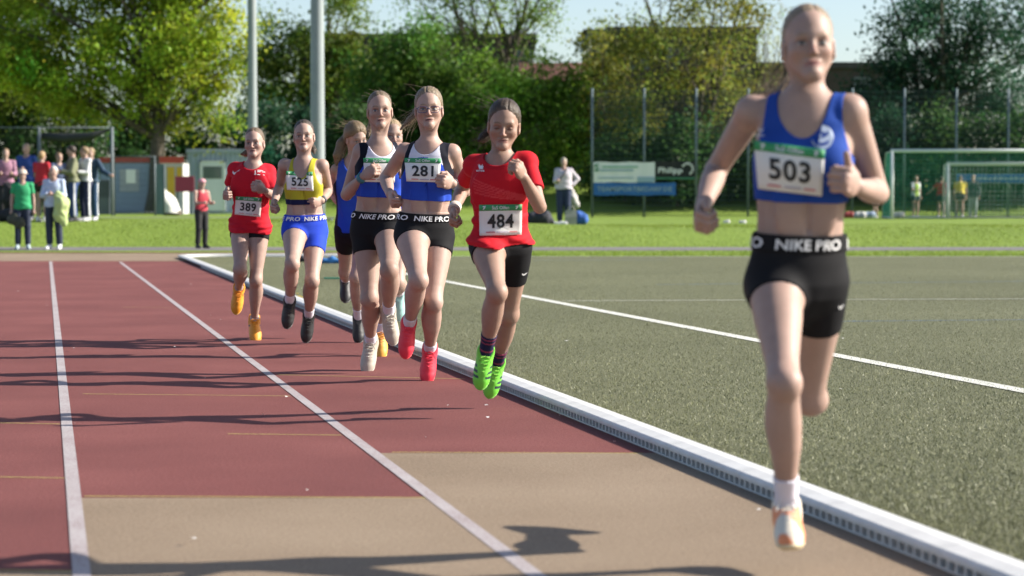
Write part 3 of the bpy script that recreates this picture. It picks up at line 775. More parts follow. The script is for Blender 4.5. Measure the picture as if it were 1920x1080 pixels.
MB().tube([(d0+0.14, -0.105, dh*0.48), (d0+0.26, -0.105, dh*0.48)], 0.014, 6).build('handle', M_STEEL, dr)
sg = empty('red_sign', (xat(347, 86), 86, float(terrain(-10, 86)))); tag(sg, 'red notice board standing in front of the container', 'sign'); k = 86/FPX
MB().box(-18*k, 18*k, -0.03, 0.0, (400-357)*k, (400-328)*k, 0.006).build('board', mat('red_board', (0.30, 0.035, 0.07), 0.6), sg)
for q in (-14*k, 14*k): MB().tube([(q, 0.04, 0), (q, 0.04, 60*k)], 0.04, 6).build('leg', M_STEEL, sg)
# white tarpaulin over a heap
YW = 82.0; k = YW/FPX
tp = empty('tarpaulin_heap', (xat(322, YW), YW, float(terrain(-10, YW)))); tag(tp, 'white tarpaulin draped over a heap beside the booth', 'tarpaulin')
prof_t = [(-16, 0, 0.5), (-15.5, 26, 0.5), (-15, 49, 0.10), (-8, 39, 0.35), (0, 33, .45), (8, 24, .5), (12, 10, .5), (15, 0, .5)]
v = []; f = []
for j in range(7):
    t = j/6*2-1
    for i, (px, pz, d) in enumerate(prof_t):
        v.append((px*k + 0.02*math.sin(i*3+j*2), t*0.45, max(0.06, pz*k*(1-0.35*t*t) + 0.03*math.sin(j*2.1+i*1.7)+0.1)))
n = len(prof_t)
for j in range(6):
    for i in range(n-1): f.append((j*n+i, j*n+i+1, (j+1)*n+i+1, (j+1)*n+i))
f.append(tuple(range(n-1, -1, -1))); f.append(tuple(6*n+i for i in range(n)))
link('sheet', new_mesh('sheet', v, f, mat('white_tarpaulin', (0.62, 0.62, 0.58), 0.6, noise=(4, 0.1)), True), tp)
MB().box(-0.25, 0.3, -0.4, 0.4, 0.0, 0.16, 0.02).build('pallet', M_BARK, tp)
# ------------------------------------------------------------------ people: implicit bodies meshed as one continuous surface
def nrm(v): return v / max(np.linalg.norm(v), 1e-9)
def smin(a, b, k):
    k = np.float32(k); h = np.maximum(k - np.abs(a - b), 0); return np.minimum(a, b) - h * h * np.float32(0.25 / k)
def axis(lo, hi, step, fine=()):
    out = [lo]; x = lo
    while x < hi:
        st = step
        for (a, b, s) in fine:
            if a - 0.02 <= x <= b + 0.02: st = min(st, s)
        x += st; out.append(x)
    return np.array(out, np.float32)
class Grid:
    def __init__(s, lo, hi, step, fine=()):
        s.ax = [axis(lo[i], hi[i], step, [(f[0][i], f[1][i], f[2]) for f in fine]) for i in range(3)]
        s.shape = tuple(len(a) for a in s.ax)
    def full(s, v=0.2): return np.full(s.shape, v, np.float32)
    def sub(s, lo, hi):
        sl = []
        for i in range(3):
            a = max(int(np.searchsorted(s.ax[i], lo[i])) - 1, 0); b = min(int(np.searchsorted(s.ax[i], hi[i])) + 1, s.shape[i])
            if b - a < 2: return None, None
            sl.append(slice(a, b))
        P = (s.ax[0][sl[0]][:, None, None], s.ax[1][sl[1]][None, :, None], s.ax[2][sl[2]][None, None, :])
        return tuple(sl), P
def dot(P, v):
    """dot product of points (an (N,3) array, or a tuple of broadcastable x, y, z arrays) with a vector"""
    if isinstance(P, tuple): return P[0]*np.float32(v[0]) + P[1]*np.float32(v[1]) + P[2]*np.float32(v[2])
    return P @ np.asarray(v, P.dtype)
def lerp_prof(t, rad):
    """piecewise linear radius over t in 0..1, evenly spaced knots"""
    rad = np.asarray(rad, np.float32); n = len(rad) - 1
    if n == 1: return rad[0] + (rad[1] - rad[0]) * t
    u = t * np.float32(n); i = np.minimum(u.astype(np.int32), n - 1); return rad[i] + (rad[i+1] - rad[i]) * (u - i)
def f_limb(P, a, b, rad, knots=None):
    q = (P[0] - np.float32(a[0]), P[1] - np.float32(a[1]), P[2] - np.float32(a[2])); ab = b - a; L2 = np.float32(ab @ ab + 1e-12)
    w = dot(q, ab); t = np.clip(w / L2, 0, 1)
    d2 = (q[0]**2 + q[1]**2 + q[2]**2) + t * (t * L2 - 2 * w)
    return np.sqrt(np.maximum(d2, 0)) - lerp_prof(t, rad)
def f_ell(P, c, R, r):
    q = (P[0] - np.float32(c[0]), P[1] - np.float32(c[1]), P[2] - np.float32(c[2]))
    k0 = k1 = 0
    for i in range(3):
        x = dot(q, R[:, i] / r[i]); x *= x; k0 = k0 + x; k1 = k1 + x * np.float32(1 / r[i]**2)
    k0 = np.sqrt(k0); return k0 * (k0 - 1) / (np.sqrt(k1) + np.float32(1e-9))
class Field:
    def __init__(s, grid, F=None): s.g = grid; s.F = grid.full() if F is None else F; s.lo = None; s.hi = None
    def put(s, fn, lo, hi, k, sub=False, m=0.05):
        sl, P = s.g.sub(np.asarray(lo) - m, np.asarray(hi) + m)
        if sl is None: return
        a = np.array([q.start for q in sl]); b = np.array([q.stop for q in sl])
        s.lo = a if s.lo is None else np.minimum(s.lo, a); s.hi = b if s.hi is None else np.maximum(s.hi, b)
        d = fn(P)
        if sub: s.F[sl] = -smin(-s.F[sl], d, k)
        else: s.F[sl] = smin(s.F[sl], d, k)
    def slc(s): return tuple(slice(int(a), int(b)) for a, b in zip(s.lo, s.hi))
    def limb(s, a, b, rad, k=0.02, knots=None):
        R = max(rad); s.put(lambda P: f_limb(P, a, b, rad, knots), np.minimum(a, b) - R, np.maximum(a, b) + R, k)
    def ell(s, c, R, r, k=0.02, sub=False):
        M = max(r); s.put(lambda P: f_ell(P, c, R, r), c - M, c + M, k, sub)

def surface_nets(F, ax):
    ins = F < 0
    c = np.zeros(tuple(n - 1 for n in F.shape), np.uint8)
    iu = ins.view(np.uint8)
    for di in (0, 1):
        for dj in (0, 1):
            for dk in (0, 1):
                c += iu[di:F.shape[0]-1+di, dj:F.shape[1]-1+dj, dk:F.shape[2]-1+dk]
    act = (c > 0) & (c < 8)
    I, J, K = np.nonzero(act); n = len(I)
    if n == 0: return np.zeros((0, 3)), np.zeros((0, 4), int)
    idm = np.full(act.shape, -1, np.int32); idm[I, J, K] = np.arange(n)
    acc = np.zeros((n, 3), np.float32); cnt = np.zeros(n, np.float32)
    val = {(a, b, d): F[I+a, J+b, K+d] for a in (0, 1) for b in (0, 1) for d in (0, 1)}
    for a in val:
        for dim in range(3):
            if a[dim] == 0:
                b = list(a); b[dim] = 1; b = tuple(b)
                va, vb = val[a], val[b]; m = (va < 0) != (vb < 0)
                t = np.where(m, va / np.where(m, va - vb, 1), 0)
                for d in range(3):
                    acc[:, d] += np.where(m, (t if d == dim else a[d]), 0)
                cnt += m
    acc /= np.maximum(cnt, 1)[:, None]
    idx = np.stack([I, J, K], 1) + acc
    V = np.stack([np.interp(idx[:, d], np.arange(len(ax[d])), ax[d]) for d in range(3)], 1)
    faces = []
    for dim in range(3):
        o = [d for d in range(3) if d != dim]
        s0 = [slice(1, -1)] * 3; s1 = [slice(1, -1)] * 3
        s0[dim] = slice(0, -1); s1[dim] = slice(1, None)
        A = ins[tuple(s0)]; B = ins[tuple(s1)]
        e = np.stack(np.nonzero(A != B), 1)
        if len(e) == 0: continue
        flip = A[e[:, 0], e[:, 1], e[:, 2]]
        base = e.copy(); base[:, o[0]] += 1; base[:, o[1]] += 1
        def cell(p, q):
            b = base.copy(); b[:, o[0]] -= p; b[:, o[1]] -= q
            return idm[b[:, 0], b[:, 1], b[:, 2]]
        q = np.stack([cell(1, 1), cell(0, 1), cell(0, 0), cell(1, 0)], 1)
        if dim == 1: flip = ~flip
        q[~flip] = q[~flip][:, ::-1]
        faces.append(q)
    Q = np.concatenate(faces)
    return V, Q[(Q >= 0).all(1)]

SKIN = mat('skin', (0.6, 0.4, 0.3), 0.55, attr=True, noise=(11, 0.13), bump=(120, 0.10, 0.003), sss=0.12, spec=0.4)
CLOTH = mat('knit_cloth', (0.5, 0.5, 0.5), 0.75, attr=True, sheen=0.02, bump=(900, 0.12, 0.002), noise=(14, 0.05), spec=0.12)
SLEEK = mat('sleek_cloth', (0.02, 0.02, 0.02), 0.75, attr=True, bump=(700, 0.1, 0.002), noise=(10, 0.06), spec=0.12)
HAIRM = mat('hair', (0.2, 0.13, 0.07), 0.5, attr=True, noise=(1.0, 0.55, 3), bump=(1.0, 0.9, 0.004), spec=0.35)
def _streak(m):
    nt = m.node_tree; mp = nt.nodes.new('ShaderNodeMapping'); mp.inputs['Scale'].default_value = (260, 26, 120)
    tc = [n for n in nt.nodes if n.type == 'TEX_COORD'][0]; nt.links.new(tc.outputs['Object'], mp.inputs['Vector'])
    for n in nt.nodes:
        if n.type == 'TEX_NOISE': nt.links.new(mp.outputs[0], n.inputs['Vector'])
_streak(HAIRM)
SHOEM = mat('shoe_upper', (0.5, 0.5, 0.5), 0.55, attr=True, bump=(500, 0.15, 0.002))
FARM_ = mat('far_person_cloth', (0.5, 0.5, 0.5), 0.8, attr=True, noise=(6, 0.12))
SKIN_C = np.array([0.355, 0.238, 0.196])

def rot_head(yaw, pitch, roll):
    """columns: x (to the image right when facing the camera), f (face direction), u (up)"""
    x = np.array([1.0, 0, 0]); f = np.array([0, -1.0, 0]); u = np.array([0, 0, 1.0])
    R = np.stack([x, f, u], 1)
    def rz(a): c, s = math.cos(a), math.sin(a); return np.array([[c, -s, 0], [s, c, 0], [0, 0, 1]])
    def axr(v, a): return np.array(Matrix.Rotation(a, 3, Vector(v)))
    R = rz(yaw) @ R
    R = axr(R[:, 0], -pitch) @ R
    R = axr(R[:, 1], roll) @ R
    return R

FACE_DZ = -0.010
class Person:
    """J: joints (world); sc = height/1.65; face axes; profile widths"""
    def __init__(s, J, h, step, head, fine=None, hip_w=1.0, waist_w=1.0, chest_w=1.0, limb=1.0, bust=1.0, hs=1.0, hands=True, skin=None, face=True, leg=1.0, arm=1.0):
        s.J = J; s.h = h; s.sc = sc = h / 1.65; s.step = step; s.hs = hs * sc; s.skin = SKIN_C if skin is None else np.array(skin)
        s.face = face
        P = (J['hipR'] + J['hipL']) / 2; N = J['neck']; s.P = P; s.N = N
        s.Lt = np.linalg.norm(N - P); s.U = nrm(N - P)
        hx = J['hipL'] - J['hipR']; hx = nrm(hx - s.U * (hx @ s.U)); s.hx = hx; s.hy = np.cross(hx, s.U)
        sx = J['shL'] - J['shR']; sx = nrm(sx - s.U * (sx @ s.U))
        s.tw = math.atan2(sx @ s.hy, sx @ hx)
        s.H = rot_head(*head); s.hc = J['head']
        pts = np.array([v for v in J.values()])
        lo = pts.min(0) - 0.14 * sc; hi = pts.max(0) + 0.17 * sc
        fl = []
        if fine:
            fl.append((s.hc - 0.13 * s.hs, s.hc + 0.14 * s.hs, fine))
            if hands:
                for w in ('R', 'L'): fl.append((J['hand' + w] - 0.06 * sc, J['hand' + w] + 0.06 * sc, max(fine, 0.0035)))
        s.g = Grid(lo, hi, step, fl)
        kn = np.array([-.22, -.16, -.08, 0, .12, .25, .36, .5, .62, .75, .88, .96, 1.03, 1.08])
        a = np.array([.03, .085, .138, .152, .148, .132, .126, .130, .135, .138, .124, .092, .055, .02])
        b = np.array([.03, .060, .090, .103, .100, .088, .082, .088, .096, .097, .082, .066, .050, .02])
        wv = np.interp(kn, [-.1, .1, .36, .6, .9], [hip_w, hip_w, waist_w, chest_w, chest_w])
        s.prof = (kn, a * wv * sc, b * (0.5 + 0.5 * wv) * sc)
        limbk = limb * sc; s.lk = limb
        T = s.T = Field(s.g)
        s.torso_into(T, s.prof)
        tp = s.tpoint
        # clavicles, trapezius, deltoids, bust, glutes
        for w, sg in (('R', -1), ('L', 1)):
            sh = J['sh' + w]
            T.limb(N - s.U * 0.006 * sc, sh - s.U * 0.004 * sc, [0.040 * sc, 0.032 * sc, 0.036 * sc], 0.03)
            T.ell(sh - s.U * 0.006 * sc, np.eye(3), [0.043 * sc] * 3, 0.03)
            if bust > 0:
                c = tp(sg * 0.062 * sc, 0.070 * sc * (0.6 + 0.4 * bust), 0.64)
                T.ell(c, s.frame(0.64), [0.058 * sc, 0.046 * sc * bust, 0.056 * sc], 0.05)
            c = tp(sg * 0.062 * sc * hip_w, -0.072 * sc, -0.03)
            T.ell(c, s.frame(0.0), [0.066 * sc, 0.058 * sc, 0.080 * sc], 0.035)
        # navel, midline, collar bones
        if fine:
            Bw = float(np.interp(.30, kn, s.prof[2])); T.ell(tp(0, Bw + .004*sc, .305), s.frame(.3), [.007*sc, .012*sc, .011*sc], .008, True)
            for tt in (.36, .44, .52): T.ell(tp(0, float(np.interp(tt, kn, s.prof[2])) + .012*sc, tt), s.frame(tt), [.010*sc, .014*sc, .05*sc], .012, True)
            for sg in (-1, 1):
                T.ell(tp(sg*.055*sc, float(np.interp(.40, kn, s.prof[2])) - .006*sc, .41), s.frame(.4), [.036*sc, .012*sc, .07*sc], .02)
                T.limb(N + s.hyt(1)*.040*sc + s.hxt(1)*sg*.014*sc - s.U*.022*sc, J['shR' if sg < 0 else 'shL'] + s.hyt(1)*.012*sc + s.U*.016*sc, [.0095*sc, .008*sc, .009*sc], .012)
        # neck
        hb = s.hc + s.H @ np.array([0, -0.030, -0.050]) * s.hs
        nk = s.nk = Field(s.g)
        nk.limb(N - s.U * 0.02 * sc - s.hyt(1.0) * 0.022 * sc, hb, [0.050 * sc, 0.0435 * sc, 0.044 * sc], 0.02)
        # sternomastoid hint
        for sg in (-1, 1): nk.limb(N + s.hyt(1.0) * 0.022 * sc + s.hxt(1.0) * sg * 0.014 * sc, s.hc + s.H @ np.array([sg * 0.055, -0.02, -0.045]) * s.hs, [0.011 * sc, 0.014 * sc], 0.02)
        # legs
        s.leg = {}
        for w in 'RL':
            f = Field(s.g); hip, kn_, an = J['hip' + w], J['knee' + w], J['ank' + w]
            kk = limbk * leg
            f.limb(hip, kn_, [.087*kk, .084*kk, .076*kk, .064*kk, .053*kk, .050*kk], 0.02)
            f.limb(kn_, an, [.0495*kk, .048*kk, .052*kk, .050*kk, .040*kk, .0325*kk, .032*kk], 0.02)
            sd = nrm(an - kn_); fw = s.hyt(0.0); fw = fw - sd * (fw @ sd)
            fw = nrm(fw) if np.linalg.norm(fw) > 0.2 else nrm(np.cross(s.hxt(0), sd))
            f.ell(kn_ + sd * 0.12 * sc - fw * 0.022 * sc, np.stack([nrm(np.cross(sd, fw)), fw, sd], 1), [.046*kk, .040*kk, .10*kk], 0.03)
            f.ell(kn_ + fw * 0.021 * sc, np.eye(3), [.031 * kk] * 3, 0.03)
            s.leg[w] = f
        # arms
        s.ua = {}; s.fa = {}
        for w in 'RL':
            sh, el, wr = J['sh' + w], J['elb' + w], J['wri' + w]; ka = limbk * arm
            f = Field(s.g); f.limb(sh, el, [.041*ka, .043*ka, .040*ka, .036*ka, .034*ka], 0.02); s.ua[w] = f
            f = Field(s.g); f.limb(el, wr, [.034*ka, .037*ka, .034*ka, .027*ka, .0235*ka], 0.015)
            if hands: s.hand(f, w)
            else: f.ell(wr + nrm(J['hand'+w] - wr) * 0.06 * sc, np.eye(3), [.04*sc, .04*sc, .045*sc], 0.02)
            s.fa[w] = f
        s.hd = Field(s.g); s.head_into(s.hd)
    def hxt(s, t):
        t = np.clip(t, 0, 1); return math.cos(s.tw * t) * s.hx + math.sin(s.tw * t) * s.hy
    def hyt(s, t):
        t = np.clip(t, 0, 1); return math.cos(s.tw * t) * s.hy - math.sin(s.tw * t) * s.hx
    def frame(s, t): return np.stack([s.hxt(t), s.hyt(t), s.U], 1)
    def tpoint(s, x, y, t): return s.P + s.U * (t * s.Lt) + s.hxt(t) * x + s.hyt(t) * y
    def local(s, V):
        t = (dot(V, s.U) - np.float32(s.P @ s.U)) / np.float32(s.Lt)
        a0 = dot(V, s.hx) - np.float32(s.P @ s.hx); b0 = dot(V, s.hy) - np.float32(s.P @ s.hy)
        an = np.float32(s.tw) * np.clip(t, 0, 1); c, n = np.cos(an), np.sin(an)
        return a0 * c + b0 * n, b0 * c - a0 * n, t
    def torso_into(s, F, prof, k=0.02):
        kn, a, b = prof
        def fn(P):
            x, y, t = s.local(P)
            A = np.interp(t, kn, a).astype(np.float32); B = np.interp(t, kn, b).astype(np.float32)
            d = (np.sqrt((x / A) ** 2 + (y / B) ** 2) - 1) * np.minimum(A, B)
            e = np.maximum(t - kn[-1], kn[0] - t) * np.float32(s.Lt)
            return np.maximum(d, e)
        ext = max(a) + 0.02
        p0 = s.P + s.U * s.Lt * kn[0]; p1 = s.P + s.U * s.Lt * kn[-1]
        F.put(fn, np.minimum(p0, p1) - ext, np.maximum(p0, p1) + ext, k)
    def hand(s, f, w):
        sc = s.sc; wr = s.J['wri' + w]; d = nrm(s.J['hand' + w] - wr); el = s.J['elb' + w]
        med = (s.hxt(1) if w == 'R' else -s.hxt(1)) + 0.25 * s.hyt(1) * -1
        n = med - d * (med @ d)
        if np.linalg.norm(n) < 0.3: n = -s.hyt(1) - d * (-s.hyt(1) @ d)
        n = nrm(n); th = np.cross(d, n) * (1 if w == 'R' else -1)
        p = lambda a, b, c: wr + (d * a + th * b + n * c) * sc
        f.ell(p(.048, 0, .004), np.stack([d, th, n], 1), [.052*sc, .040*sc, .019*sc], 0.012)
        def dirv(a): return d * math.cos(a) + n * math.sin(a)
        for i, (b, l) in enumerate(((.028, .95), (.009, 1.05), (-.010, 1.0), (-.027, .8))):
            k0 = p(.085 - 0.004 * abs(i - 1), b, 0.0); q = k0
            for j, (an, ln) in enumerate(((1.15 + .05 * i, .040), (2.55, .026), (3.7, .019))):
                e = q + dirv(an) * ln * l * sc
                f.limb(q, e, [(.0098 - j * .0008) * sc, (.0092 - j * .0008) * sc], 0.004); q = e
        q = p(.018, .026, .006); e = p(.050, .050, .018); g = p(.080, .046, .026) if s.J.get('thumb' + w) is None else p(.070, .076, .020)
        f.limb(q, e, [.0145*sc, .0115*sc], 0.008); f.limb(e, g, [.0115*sc, .0095*sc], 0.004)
    def head_into(s, F):
        h = s.hs; c0 = s.hc; R = s.H; D = FACE_DZ
        p = lambda x, y, z: c0 + R @ np.array([x, y, z]) * h
        E = lambda c, r, k, sub=False: F.ell(p(*c), R, [q * h for q in r], k * h, sub)
        E((0, -.012, .034), (.070, .094, .079), .01)
        E((0, .018, -.016), (.056, .064, .082), .03)
        F.limb(p(0, .018, -.045), p(0, .060, -.097), [.041*h, .016*h], 0.03*h)
        for sg in (-1, 1):
            F.limb(p(sg*.043, -.004, -.042), p(sg*.010, .058, -.098), [.017*h, .013*h], 0.03*h)
            E((sg*.038, .048, -.022 + D), (.020, .020, .018), .03)
            if s.face:
                E((sg*.073, -.008, -.006 + D), (.008, .018, .030), .006)
                E((sg*.079, -.002, -.004 + D), (.006, .010, .018), .005, True)
        if s.face:
            F.limb(p(-.033, .070, .021 + D), p(.033, .070, .021 + D), [.010*h, .014*h, .010*h], 0.02*h)
            for sg in (-1, 1): E((sg*.030, .094, -.001 + D), (.019, .019, .0125), .013, True)
            for sg in (-1, 1): E((sg*.030, .0675, -.001 + D), (.0120, .0125, .0110), .003)
            F.limb(p(0, .079, .010 + D), p(0, .1045, -.029 + D), [.0062*h, .0072*h, .0098*h], 0.009*h)
            for sg in (-1, 1): E((sg*.0100, .090, -.032 + D), (.0070, .010, .0065), .005)
            E((0, .0760, -.0535 + D), (.025, .008, .0045), .008); E((0, .0750, -.0640 + D), (.020, .0085, .0052), .008)
            E((0, .073, -.096), (.016, .012, .013), .02)
        else:
            F.limb(p(0, .075, .008), p(0, .098, -.026), [.010*h, .012*h], 0.012*h)
    def body_field(s):
        F = s.T.F.copy()
        def mg(f, k, base=None):
            q = f.slc(); F[q] = smin((base if base is not None else F)[q], f.F[q], k) if base is None else smin(smin(base[q], f.F[q], k), F[q], 0.006)
        mg(s.leg['R'], 0.04); mg(s.leg['L'], 0.04, s.T.F)
        for w in 'RL': mg(s.ua[w], 0.022)
        mg(s.nk, 0.03); mg(s.hd, 0.018)
        for w in 'RL': mg(s.fa[w], 0.008)
        return F
    def crop(s, *fields, pad=3):
        lo = np.min([f.lo for f in fields], 0); hi = np.max([f.hi for f in fields], 0)
        sl = tuple(slice(max(int(a) - pad, 0), int(b) + pad) for a, b in zip(lo, hi))
        n = copy.copy(s); n.g = Grid.__new__(Grid); n.g.ax = [s.g.ax[i][sl[i]] for i in range(3)]; n.g.shape = tuple(len(a) for a in n.g.ax)
        def v(f):
            o = Field(n.g, f.F[sl]); return o
        n.T = v(s.T); n.leg = {w: v(s.leg[w]) for w in 'RL'}
        return n
    def headlocal(s, V): return (V - s.hc) @ s.H / s.hs
    def skin_cols(s, V, lips=(0.33, 0.14, 0.125), brow=(0.20, 0.13, 0.08), eye=(0.10, 0.12, 0.15), closed=False, mouth=0.0, mcurve=13.0):
        n = len(V); C = np.tile(s.skin, (n, 1))
        for w in 'RL':
            for j, rr, am in (('knee', .06, .16), ('elb', .05, .10), ('hand', .07, .14)):
                d = np.linalg.norm(V - s.J[j + w], axis=1); t = np.clip(1 - d / (rr * s.sc), 0, 1)[:, None] * am
                C = C * (1 - t) + C * np.array([1.02, .72, .68]) * t
        q = s.headlocal(V); x, y, z = q[:, 0], q[:, 1], q[:, 2] - (FACE_DZ if s.face else 0)
        fr = (y > .035) & (np.abs(x) < .08) & (np.abs(z) < .13)
        ax_ = np.abs(x)
        def mixin(m, c, a=1.0):
            m = np.clip(m, 0, 1)[:, None] * a * fr[:, None]
            return C * (1 - m) + np.array(c) * m
        if s.face:
            ck = np.clip(1 - np.sqrt(((ax_ - .040)/.026)**2 + ((z + .030)/.022)**2), 0, 1); C = mixin(ck, s.skin * np.array([.98, .74, .70]), .6)
            nt = np.clip(1.3 - np.sqrt((x/.014)**2 + ((z + .024)/.014)**2), 0, 1); C = mixin(nt * (y > .085), s.skin * np.array([1.0, .74, .70]), .7)
            zl = -.0580 - mcurve * x * x
            lp = np.clip(1.6 * (1.15 - np.sqrt((x/.0275)**2 + ((z - zl)/.0115)**2)), 0, 1); C = mixin(lp * (y > .06), lips, .8)
            ml = np.clip(2.5 * (1.1 - np.sqrt((x/(.0265 - mouth))**2 + ((z - zl)/(.0022 + mouth*.42))**2)), 0, 1); C = mixin(ml, (0.13, .045, .04) if mouth == 0 else (.055, .02, .02), .9)
            so = np.clip(1.2 - np.sqrt(((ax_ - .031)/.024)**2 + ((z - .002)/.014)**2), 0, 1); C = mixin(so, s.skin * np.array([.52, .40, .39]), .8)  # shade of the eye sockets painted into the skin colour
            bz = .0225 + .004 * np.sin((ax_ - .012)/.036*3.14) - .0008
            br = np.clip(2.2 * (1.1 - np.sqrt(((ax_ - .031)/.021)**2 + ((z - bz)/.0044)**2)), 0, 1); C = mixin(br, brow, .75)
            if closed:
                el = np.clip(2.5 * (1.1 - np.sqrt(((ax_ - .031)/.015)**2 + ((z + .0035 + .10*(ax_-.031)**2/.015)/.0026)**2)), 0, 1); C = mixin(el, (.05, .03, .025), .9)
            else:
                ey = np.clip(3 * (1.12 - np.sqrt(((ax_ - .031)/.0150)**2 + ((z + .0008)/.0058)**2)), 0, 1); C = mixin(ey, (.40, .36, .34), .9)
                ir = np.clip(3 * (1.2 - np.sqrt(((ax_ - .031)/.0068)**2 + ((z + .0003)/.0066)**2)), 0, 1) * (ey > .2); C = mixin(ir, eye, .95)
                ld = np.clip(2.5 * (1.1 - np.sqrt(((ax_ - .0315)/.0165)**2 + ((z - .0052 + .0035*((ax_-.031)/.015)**2)/.0022)**2)), 0, 1); C = mixin(ld, (.04, .025, .02), .9)
        else:
            for sg in (-1, 1):
                ey = np.clip(2 * (1.2 - np.sqrt(((x - sg*.031)/.016)**2 + (z/.009)**2)), 0, 1); C = mixin(ey, (.15, .09, .07), .7)
            lp = np.clip(1.6 * (1.15 - np.sqrt((x/.025)**2 + ((z + .058)/.011)**2)), 0, 1); C = mixin(lp, lips, .7)
        return C
    def mesh(s, F, crop=None):
        return surface_nets(F, s.g.ax)
    def make(s, name, F, m, root, colf, parent=None, smooth=True):
        V, Q = surface_nets(F, s.g.ax)
        if len(V) == 0: return None, None, None
        C = colf(V) if callable(colf) else np.tile(np.array(colf), (len(V), 1))
        o = link(name, new_mesh(name, V - s.root_loc, Q, m, smooth, C), parent or root)
        return o, V, Q
    # ---- garment fields
    def gridpts(s):
        return np.stack(np.meshgrid(*s.g.ax, indexing='ij'), -1)
    def near(s, F, thr):
        """indices and points of the cells worth evaluating"""
        I = np.nonzero(F < thr)
        return I, tuple(s.g.ax[d][I[d]] for d in range(3))
    def clip(s, F, thr, fn):
        I, P = s.near(F, thr)
        G = F.copy(); G[I] = np.maximum(F[I], fn(P).astype(np.float32)); return G

def limb_plane(P, a, b, frac):
    d = nrm(b - a); L = np.linalg.norm(b - a); return dot(P, d) - np.float32(a @ d + frac * L)

def shorts(s0, root, col, waist=0.20, hem=(0.45, 0.45), off=0.006, m=None, stripe=None, name='shorts', colf=None, loose=0.0):
    s = s0.crop(s0.leg['R'], s0.leg['L'], s0.T)
    T = s.clip(s.T.F - off, 0.05, lambda P: (s.local(P)[2] - waist) * s.Lt)
    F = T
    for w, hm in zip('RL', hem):
        a, b = s.J['hip' + w], s.J['knee' + w]
        L = s.clip(s.leg[w].F - off - loose, 0.05, lambda P: np.maximum(limb_plane(P, a, b, hm), (s.local(P)[2] - waist) * s.Lt))
        F = smin(F, L, 0.025) if w == 'R' else np.minimum(smin(T, L, 0.025), F)
    return s.make(name, F, m or SLEEK, root, colf or (lambda V: np.tile(np.array(col), (len(V), 1))))
def waistband(s0, sh, root, col, waist=0.20, depth=0.075, off=0.009, colf=None):
    s = s0.crop(s0.T)
    F = s.clip(s.T.F - off, 0.05, lambda P: np.maximum((s.local(P)[2] - waist - 0.004) * s.Lt, (waist - depth - s.local(P)[2]) * s.Lt))
    return s.make('waistband', F, SLEEK, root, colf or col, parent=sh)
def tank(s0, root, colf, bottom=0.44, neck=(1.04, 0.075, 0.25), arm=((0.5, .22), (.62, .17), (.74, .122), (1.1, .104)), off=0.005, m=None, name='tank_top'):
    s = s0.crop(s0.T)
    ak = np.array([a[0] for a in arm]); av = np.array([a[1] for a in arm]) * s.sc
    def fn(P):
        x, y, t = s.local(P)
        e = np.sqrt((x / (neck[1]*s.sc)) ** 2 + ((neck[0] - t) / neck[2]) ** 2) - 1
        cut = np.where(t > neck[0], neck[1]*s.sc - np.abs(x), -e * neck[1] * s.sc)
        cut = np.where(y < -0.02, np.where(t > 0.96, cut, -0.05), cut)
        return np.maximum(np.maximum(bottom - t, 0) * s.Lt + (bottom - t) * s.Lt * (t > bottom), np.maximum(cut, np.abs(x) - np.interp(t, ak, av)))
    F0 = s.T.F
    F = s.clip(F0 - off, 0.06, fn)
    return s.make(name, F, m or CLOTH, root, colf)
